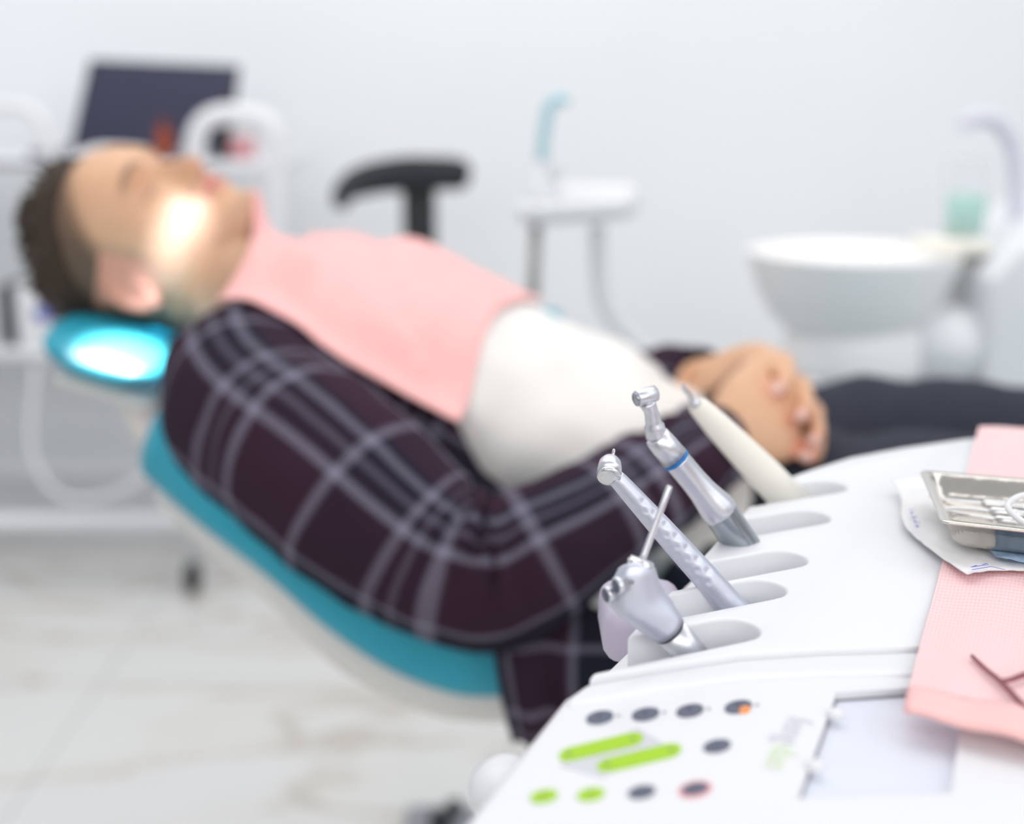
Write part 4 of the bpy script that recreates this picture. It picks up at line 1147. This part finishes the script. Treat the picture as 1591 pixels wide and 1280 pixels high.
# ------------------------------------------------------------------ stool
YS = 2.95
st = thing('operator_stool', (at(648, 300, YS).x, YS, 0), 'black stool backrest on a dark post beyond the chest of the lying man', 'stool')
pth = [(527, 322, -.05), (538, 296, -.03), (566, 280, -.012), (610, 272, 0), (660, 270, 0), (705, 270, -.0), (730, 277, -.01)]
C_ = spline([tuple(at(a, b, YS + d)) for a, b, d in pth], 40)
hh = 1.45 * np.interp(np.linspace(0, 1, 41), [0, .1, .3, .6, .92, 1], [.010, .016, .023, .027, .023, .012])
rings = []
for i, c in enumerate(C_):
    T = Vector(C_[min(i + 1, 40)] - C_[max(i - 1, 0)]).normalized(); Nn = Vector((-T.z, 0, T.x)).normalized()
    rings.append([Vector(c) + Nn * (q[1] * hh[i] / .02) + Vector((0, q[0], 0)) for q in rrect(.022, .02, .014)])
MB().loft(rings).build('backrest', M['black'], st)
pb = at(650, 290, YS); 
MB().box((pb.x, YS + .02, pb.z - .17), (.074, .018, .36)).build('back_post', M['black'], st, bevel=.006)
MB().lathe((pb.x, YS - .1, .50), (0, 0, 1), [(0, .15), (.01, .18), (.05, .185), (.07, .17), (.075, .1)], 40).build('seat', M['black'], st)
MB().box((pb.x, YS - .03, .49), (.05, .14, .02)).build('seat_bracket', M['black'], st, bevel=.005)
pz_ = pb.z - .34
MB().tube([Vector((pb.x, YS + .02, pz_)), Vector((pb.x, YS + .02, .49))], .014).build('post_tube', M['black'], st)
MB().lathe((pb.x, YS - .1, .06), (0, 0, 1), [(0, .035), (.1, .03), (.11, .02), (.44, .02)], 24).build('gas_column', M['grey'], st)
for k in range(5):
    a_ = 2 * PI * k / 5; d = Vector((math.cos(a_), math.sin(a_), 0)); b0 = Vector((pb.x, YS - .1, .085))
    lg_ = MB().tube([b0, b0 + d * .24 + Vector((0, 0, -.02))], [.018, .012]).build('foot_spoke', M['grey'], st)
    MB().lathe(b0 + d * .24 + Vector((0, 0, -.061)) + d.cross(Vector((0, 0, 1))) * -.01, d.cross(Vector((0, 0, 1))), [(0, .020), (.002, .024), (.018, .024), (.02, .020)], 20).build('caster', M['rubber'], lg_)

# ------------------------------------------------------------------ trolley at the left with laptop
YT0, YT1 = 2.85, 3.32
xr = at(300, 905, 2.85).x
ztop = at(60, 250, YT0).z
tr2 = thing('instrument_trolley', (-1.05, 3.08, 0), 'white wheeled trolley with curved rail handles behind the head of the man', 'trolley')
xl = -1.75; xr2 = at(432, 250, YT0).x; xpo = at(300, 905, 2.88).x + .03
MB().box(((xl + xr2) / 2, (YT0 + YT1) / 2, ztop - .010), (xr2 - xl, YT1 - YT0, .02)).build('top_shelf', M['white2'], tr2, bevel=.005)
MB().box(((xl + at(112, 250, YT0).x) / 2, YT0 - .004, ztop - .006), (at(112, 250, YT0).x - xl, .012, .012)).build('edge_strip', M['grey'], tr2, bevel=.003)
zl = at(70, 542, 2.87).z
MB().box(((xl + xpo) / 2, (YT0 + YT1) / 2, zl - .01), (xpo - xl - .04, YT1 - YT0 - .03, .02)).build('middle_shelf', M['white2'], tr2, bevel=.005)
zq = .17
for y_ in (YT0 + .03, YT1 - .03):
    MB().tube([(xl + .03, y_, zq), (xpo - .03, y_, zq)], .02).build('frame_bar', M['white2'], tr2)
for x_ in (xl + .03, xpo - .03):
    MB().tube([(x_, YT0 + .03, zq), (x_, YT1 - .03, zq)], .018).build('frame_bar', M['white2'], tr2)
for x_ in (xl + .03, xpo - .03):
    for y_ in (YT0 + .03, YT1 - .03):
        MB().tube([(x_, y_, .075), (x_, y_, ztop - .02)], .015).build('post', M['white2'], tr2)
        cs2 = MB().lathe((x_ - .014, y_, .036), (1, 0, 0), [(0, .028), (.003, .036), (.025, .036), (.028, .028)], 24).build('caster', M['rubber'] if (x_ > -1 and y_ < 3) else M['shell'], tr2)
def hoop(pts, Y, r):
    return MB().tube(spline([tuple(at(a, b, Y)) for a, b in pts], 50), r, 20).build('rail_handle', M['white'], tr2)
hoop([(304, 262), (303, 222), (316, 192), (345, 178), (385, 180), (415, 190), (427, 215), (429, 270), (430, 420)], 2.86, .022)
hoop([(-70, 255), (-66, 200), (-40, 174), (0, 166), (40, 170), (66, 190), (78, 225), (80, 252)], 2.86, .014)
MB().tube(spline([tuple(at(430, 415, 2.86)), tuple(at(415, 470, 2.87)), (xpo - .03, YT0 + .03, zl + .10)], 10), .018).build('rail_brace', M['white'], tr2)
# laptop
YL = 3.14
lap = thing('laptop', at(225, 240, YL), 'open laptop with a dark blank screen on the white trolley', 'laptop')
lap.location.z = ztop + .001
cs4 = [at(139, 92, YL + .04), at(372, 102, YL - .02), at(352, 258, YL - .09), at(105, 246, YL - .03)]
Nn = (cs4[1] - cs4[0]).cross(cs4[3] - cs4[0]).normalized(); Nn = Nn if Nn.y > 0 else -Nn
def plate(c, off0, off1, ins):
    cen_ = sum(c, Vector()) / 4; q = [p + (cen_ - p).normalized() * ins for p in c]
    V = [p + Nn * off0 for p in q] + [p + Nn * off1 for p in q]
    return MB().add(V, [(0, 1, 2, 3), (7, 6, 5, 4)] + [(i, (i + 1) % 4, 4 + (i + 1) % 4, 4 + i) for i in range(4)])
sc_ = plate(cs4, 0, .008, 0).build('lid', M['black'], lap, bevel=.002)
plate(cs4, -.001, .001, .008).build('screen', M['screen'], sc_, smooth=False)
bl, br = cs4[3].copy(), cs4[2].copy(); ed = (br - bl); ed.z = 0; ed.normalize(); fw = Vector((ed.y, -ed.x, 0)); fw = fw if fw.y < 0 else -fw
zk = ztop + .001
mid_ = (bl + br) / 2
cen_ = Vector((mid_.x, mid_.y, zk + .009)) + fw * .085
ba = MB().box(cen_, ((br - bl).length, .19, .016), (ed, fw, Vector((0, 0, 1)))).build('keyboard_base', M['grey'], lap, bevel=.004)
for r_ in range(4):
    MB().box(cen_ + Vector((0, 0, .009)) + fw * (-.06 + r_ * .02), ((br - bl).length * .88, .015, .002), (ed, fw, Vector((0, 0, 1)))).build('key_row', M['black'], ba, bevel=.001)
# white pouch-like paper in front of the screen
pw = at(172, 232, 2.70)
rings = []
wp = MB(); 
G = [[at(112 + 128 * u / 16, 252 - (30 - 8 * (u / 16)) * (v / 8) * math.sin(min(1, .25 + u / 10) * PI / 2) + 6 * (u > 14), 2.885 + .03 * v / 8) for u in range(17)] for v in range(9)]
for v, r in enumerate(G):
    for u, p in enumerate(r): p.y += .004 * math.sin(u * .8)
wo = MB().grid(G).build('white_wrapper', M['paper'], None, solid=.002)
tag(wo, 'white paper wrapper standing in front of the dark laptop screen', 'wrapper')
# amber bottle
bo_ = at(257, 246, 2.885); bo_.z = ztop + .0005
bt = thing('amber_bottle', bo_, 'small amber brown bottle in front of the dark laptop screen', 'bottle')
hb_ = at(257, 186, 2.885).z - bo_.z
MB().lathe(bo_, (0, 0, 1), [(0, .016), (.002, .0185), (hb_ * .62, .0185), (hb_ * .74, .011), (hb_ * .8, .0095)], 28).build('glass_body', M['amber'], bt)
MB().lathe(bo_ + Vector((0, 0, hb_ * .79)), (0, 0, 1), [(0, .0115), (hb_ * .2, .011), (hb_ * .21, .008)], 24).build('cap', mat('brown_cap', (120, 44, 30), .5), bt)
# black block standing in for the dark laptop bezel, and pink pack on the trolley by the right handle
bx_ = at(352, 250, 2.72)
bb_ = MB().box((at(349, 250, 2.92).x, 2.92, ztop + .055), (.026, .05, .108)).build('laptop_bezel_block', M['black'], None, bevel=.008)
tag(bb_, 'small black block standing in for the dark laptop bezel inside the right rail handle', 'box')
pk = at(374, 252, 2.58)
pk = at(378, 250, 2.93); pt_ = thing('pink_paper_pack', (pk.x, 2.93, ztop + .001), 'small pink paper pack on the trolley end beside the black box', 'paper pack')
MB().box((pk.x, 2.93, ztop + .024), (.050, .05, .046)).build('pack', M['pinkbox'], pt_, bevel=.006)
MB().box((pk.x, 2.93, ztop + .0515), (.045, .045, .008)).build('loose_sheets', M['paper'], pt_, bevel=.002)
# carton on the middle shelf
cb = at(68, 490, 2.89)
ca_ = thing('white_carton', (cb.x, 2.97, zl), 'white carton with a blue mark on the trolley shelf below the laptop', 'carton')
zc0 = zl + .0005; hc_ = at(70, 445, 2.89).z - zc0
wc = (at(108, 490, 2.89).x - at(22, 490, 2.89).x)
MB().box((cb.x, 2.97, zc0 + hc_ / 2), (wc, .16, hc_)).build('box_body', M['white2'], ca_, bevel=.004)
MB().box((cb.x + .004, 2.888, zc0 + hc_ * .55), (.046, .004, .028)).build('blue_mark', mat('blue_carton_print', (70, 84, 180), .5), ca_, bevel=.001)
dk = at(13, 490, 2.9)
do = MB().box((dk.x - .002, 2.97, zc0 + hc_ * .5), (.030, .14, hc_)).build('dark_folder', M['dark'], None, bevel=.004)
tag(do, 'dark narrow folder standing beside the white carton on the trolley shelf', 'folder')
# loose white hose below the shelf
hz = MB().tube(spline([(xpo - .06, 2.84, zl - .03), tuple(at(268, 650, 2.84)), tuple(at(245, 720, 2.83)), tuple(at(180, 765, 2.82)), tuple(at(95, 770, 2.82)), tuple(at(50, 700, 2.83)), (at(60, 620, 2.84).x, 2.84, zl - .03)], 50), .0065, 12).build('white_hose', M['white2'], None)
tag(hz, 'loose white hose hanging in a loop under the trolley shelf', 'hose')
# foot control
fp_ = atz(700, 1270, .03)
fc_ = thing('foot_control', (fp_.x, fp_.y, 0), 'dark foot control with a round knob on the floor at the bottom edge', 'foot pedal')
MB().box((fp_.x - .01, fp_.y - .06, .022), (.12, .16, .044)).build('pedal_body', M['grey'], fc_, bevel=.012)
q = atz(685, 1277, .05); MB().box(q, (.035, .04, .03)).build('pedal', M['black'], fc_, bevel=.008)
q = atz(706, 1247, .06); MB().lathe((q.x, q.y, .03), (0, 0, 1), [(0, .012), (.03, .012), (.034, .008)], 20).build('knob', M['black'], fc_)

# ------------------------------------------------------------------ light
w = bpy.data.worlds.new('world'); S.world = w; w.use_nodes = True
bg = w.node_tree.nodes['Background']; bg.inputs['Color'].default_value = (.955, .975, 1, 1); bg.inputs['Strength'].default_value = .54
def area(loc, rot, size, power, col=(1, 1, 1), name='added_area_light'):  # soft area lights added to brighten the room, no fixtures behind them
    l = bpy.data.lights.new(name, 'AREA'); l.shape = 'RECTANGLE'; l.size, l.size_y = size; l.energy = power; l.color = col
    ob = bpy.data.objects.new(name, l); COL.objects.link(ob); ob.location = loc; ob.rotation_euler = rot; return ob
area((.2, 1.5, 2.75), (0, 0, 0), (2.6, 2.0), 25, (1, .985, .965))
area((-1.2, 2.6, 2.75), (0, 0, 0), (1.6, 1.0), 8)
area((.3, -1.5, 2.0), (math.radians(80), 0, 0), (4.5, 1.3), 41, (1, .985, .97), 'front_fill_light')  # added fill from behind the camera for front-facing surfaces, no window there
area((0, 1.9, 2.6), (math.radians(62), 0, 0), (4.5, .8), 12, (1, .99, .98))  # added light aimed at the back wall to brighten it
area((1.9, .2, 2.3), (math.radians(50), 0, math.radians(60)), (1.6, 1.6), 9, (.95, .97, 1))
def spot(src, tgt, deg, power, blend=.35, col=(1, .97, .94)):
    l = bpy.data.lights.new('dental_lamp_beam', 'SPOT'); l.energy = power; l.spot_size = math.radians(deg); l.spot_blend = blend; l.shadow_soft_size = .02; l.color = col
    ob = bpy.data.objects.new('dental_lamp_beam', l); COL.objects.link(ob); ob.location = src
    ob.rotation_euler = (Vector(tgt) - Vector(src)).to_track_quat('-Z', 'Y').to_euler()
src = Vector((.12, .75, 1.95))
spot(src, at(288, 332, 1.36), 2.5, 300, .9, (.80, .95, 1.2))
spot(src + Vector((-.05, 0, 0)), at(258, 390, 1.35), 1.7, 300, .9, (.80, .95, 1.2))
spot(src + Vector((-.3, -.1, -.1)), at(204, 550, 1.30), 4.9, 1900, .4, (1, .40, .36))

S.view_settings.view_transform = 'Standard'; S.view_settings.look = 'None'; S.view_settings.exposure = 0.0; S.view_settings.gamma = 1.0
S.cycles.use_denoising = True
S.cycles.max_bounces = 8
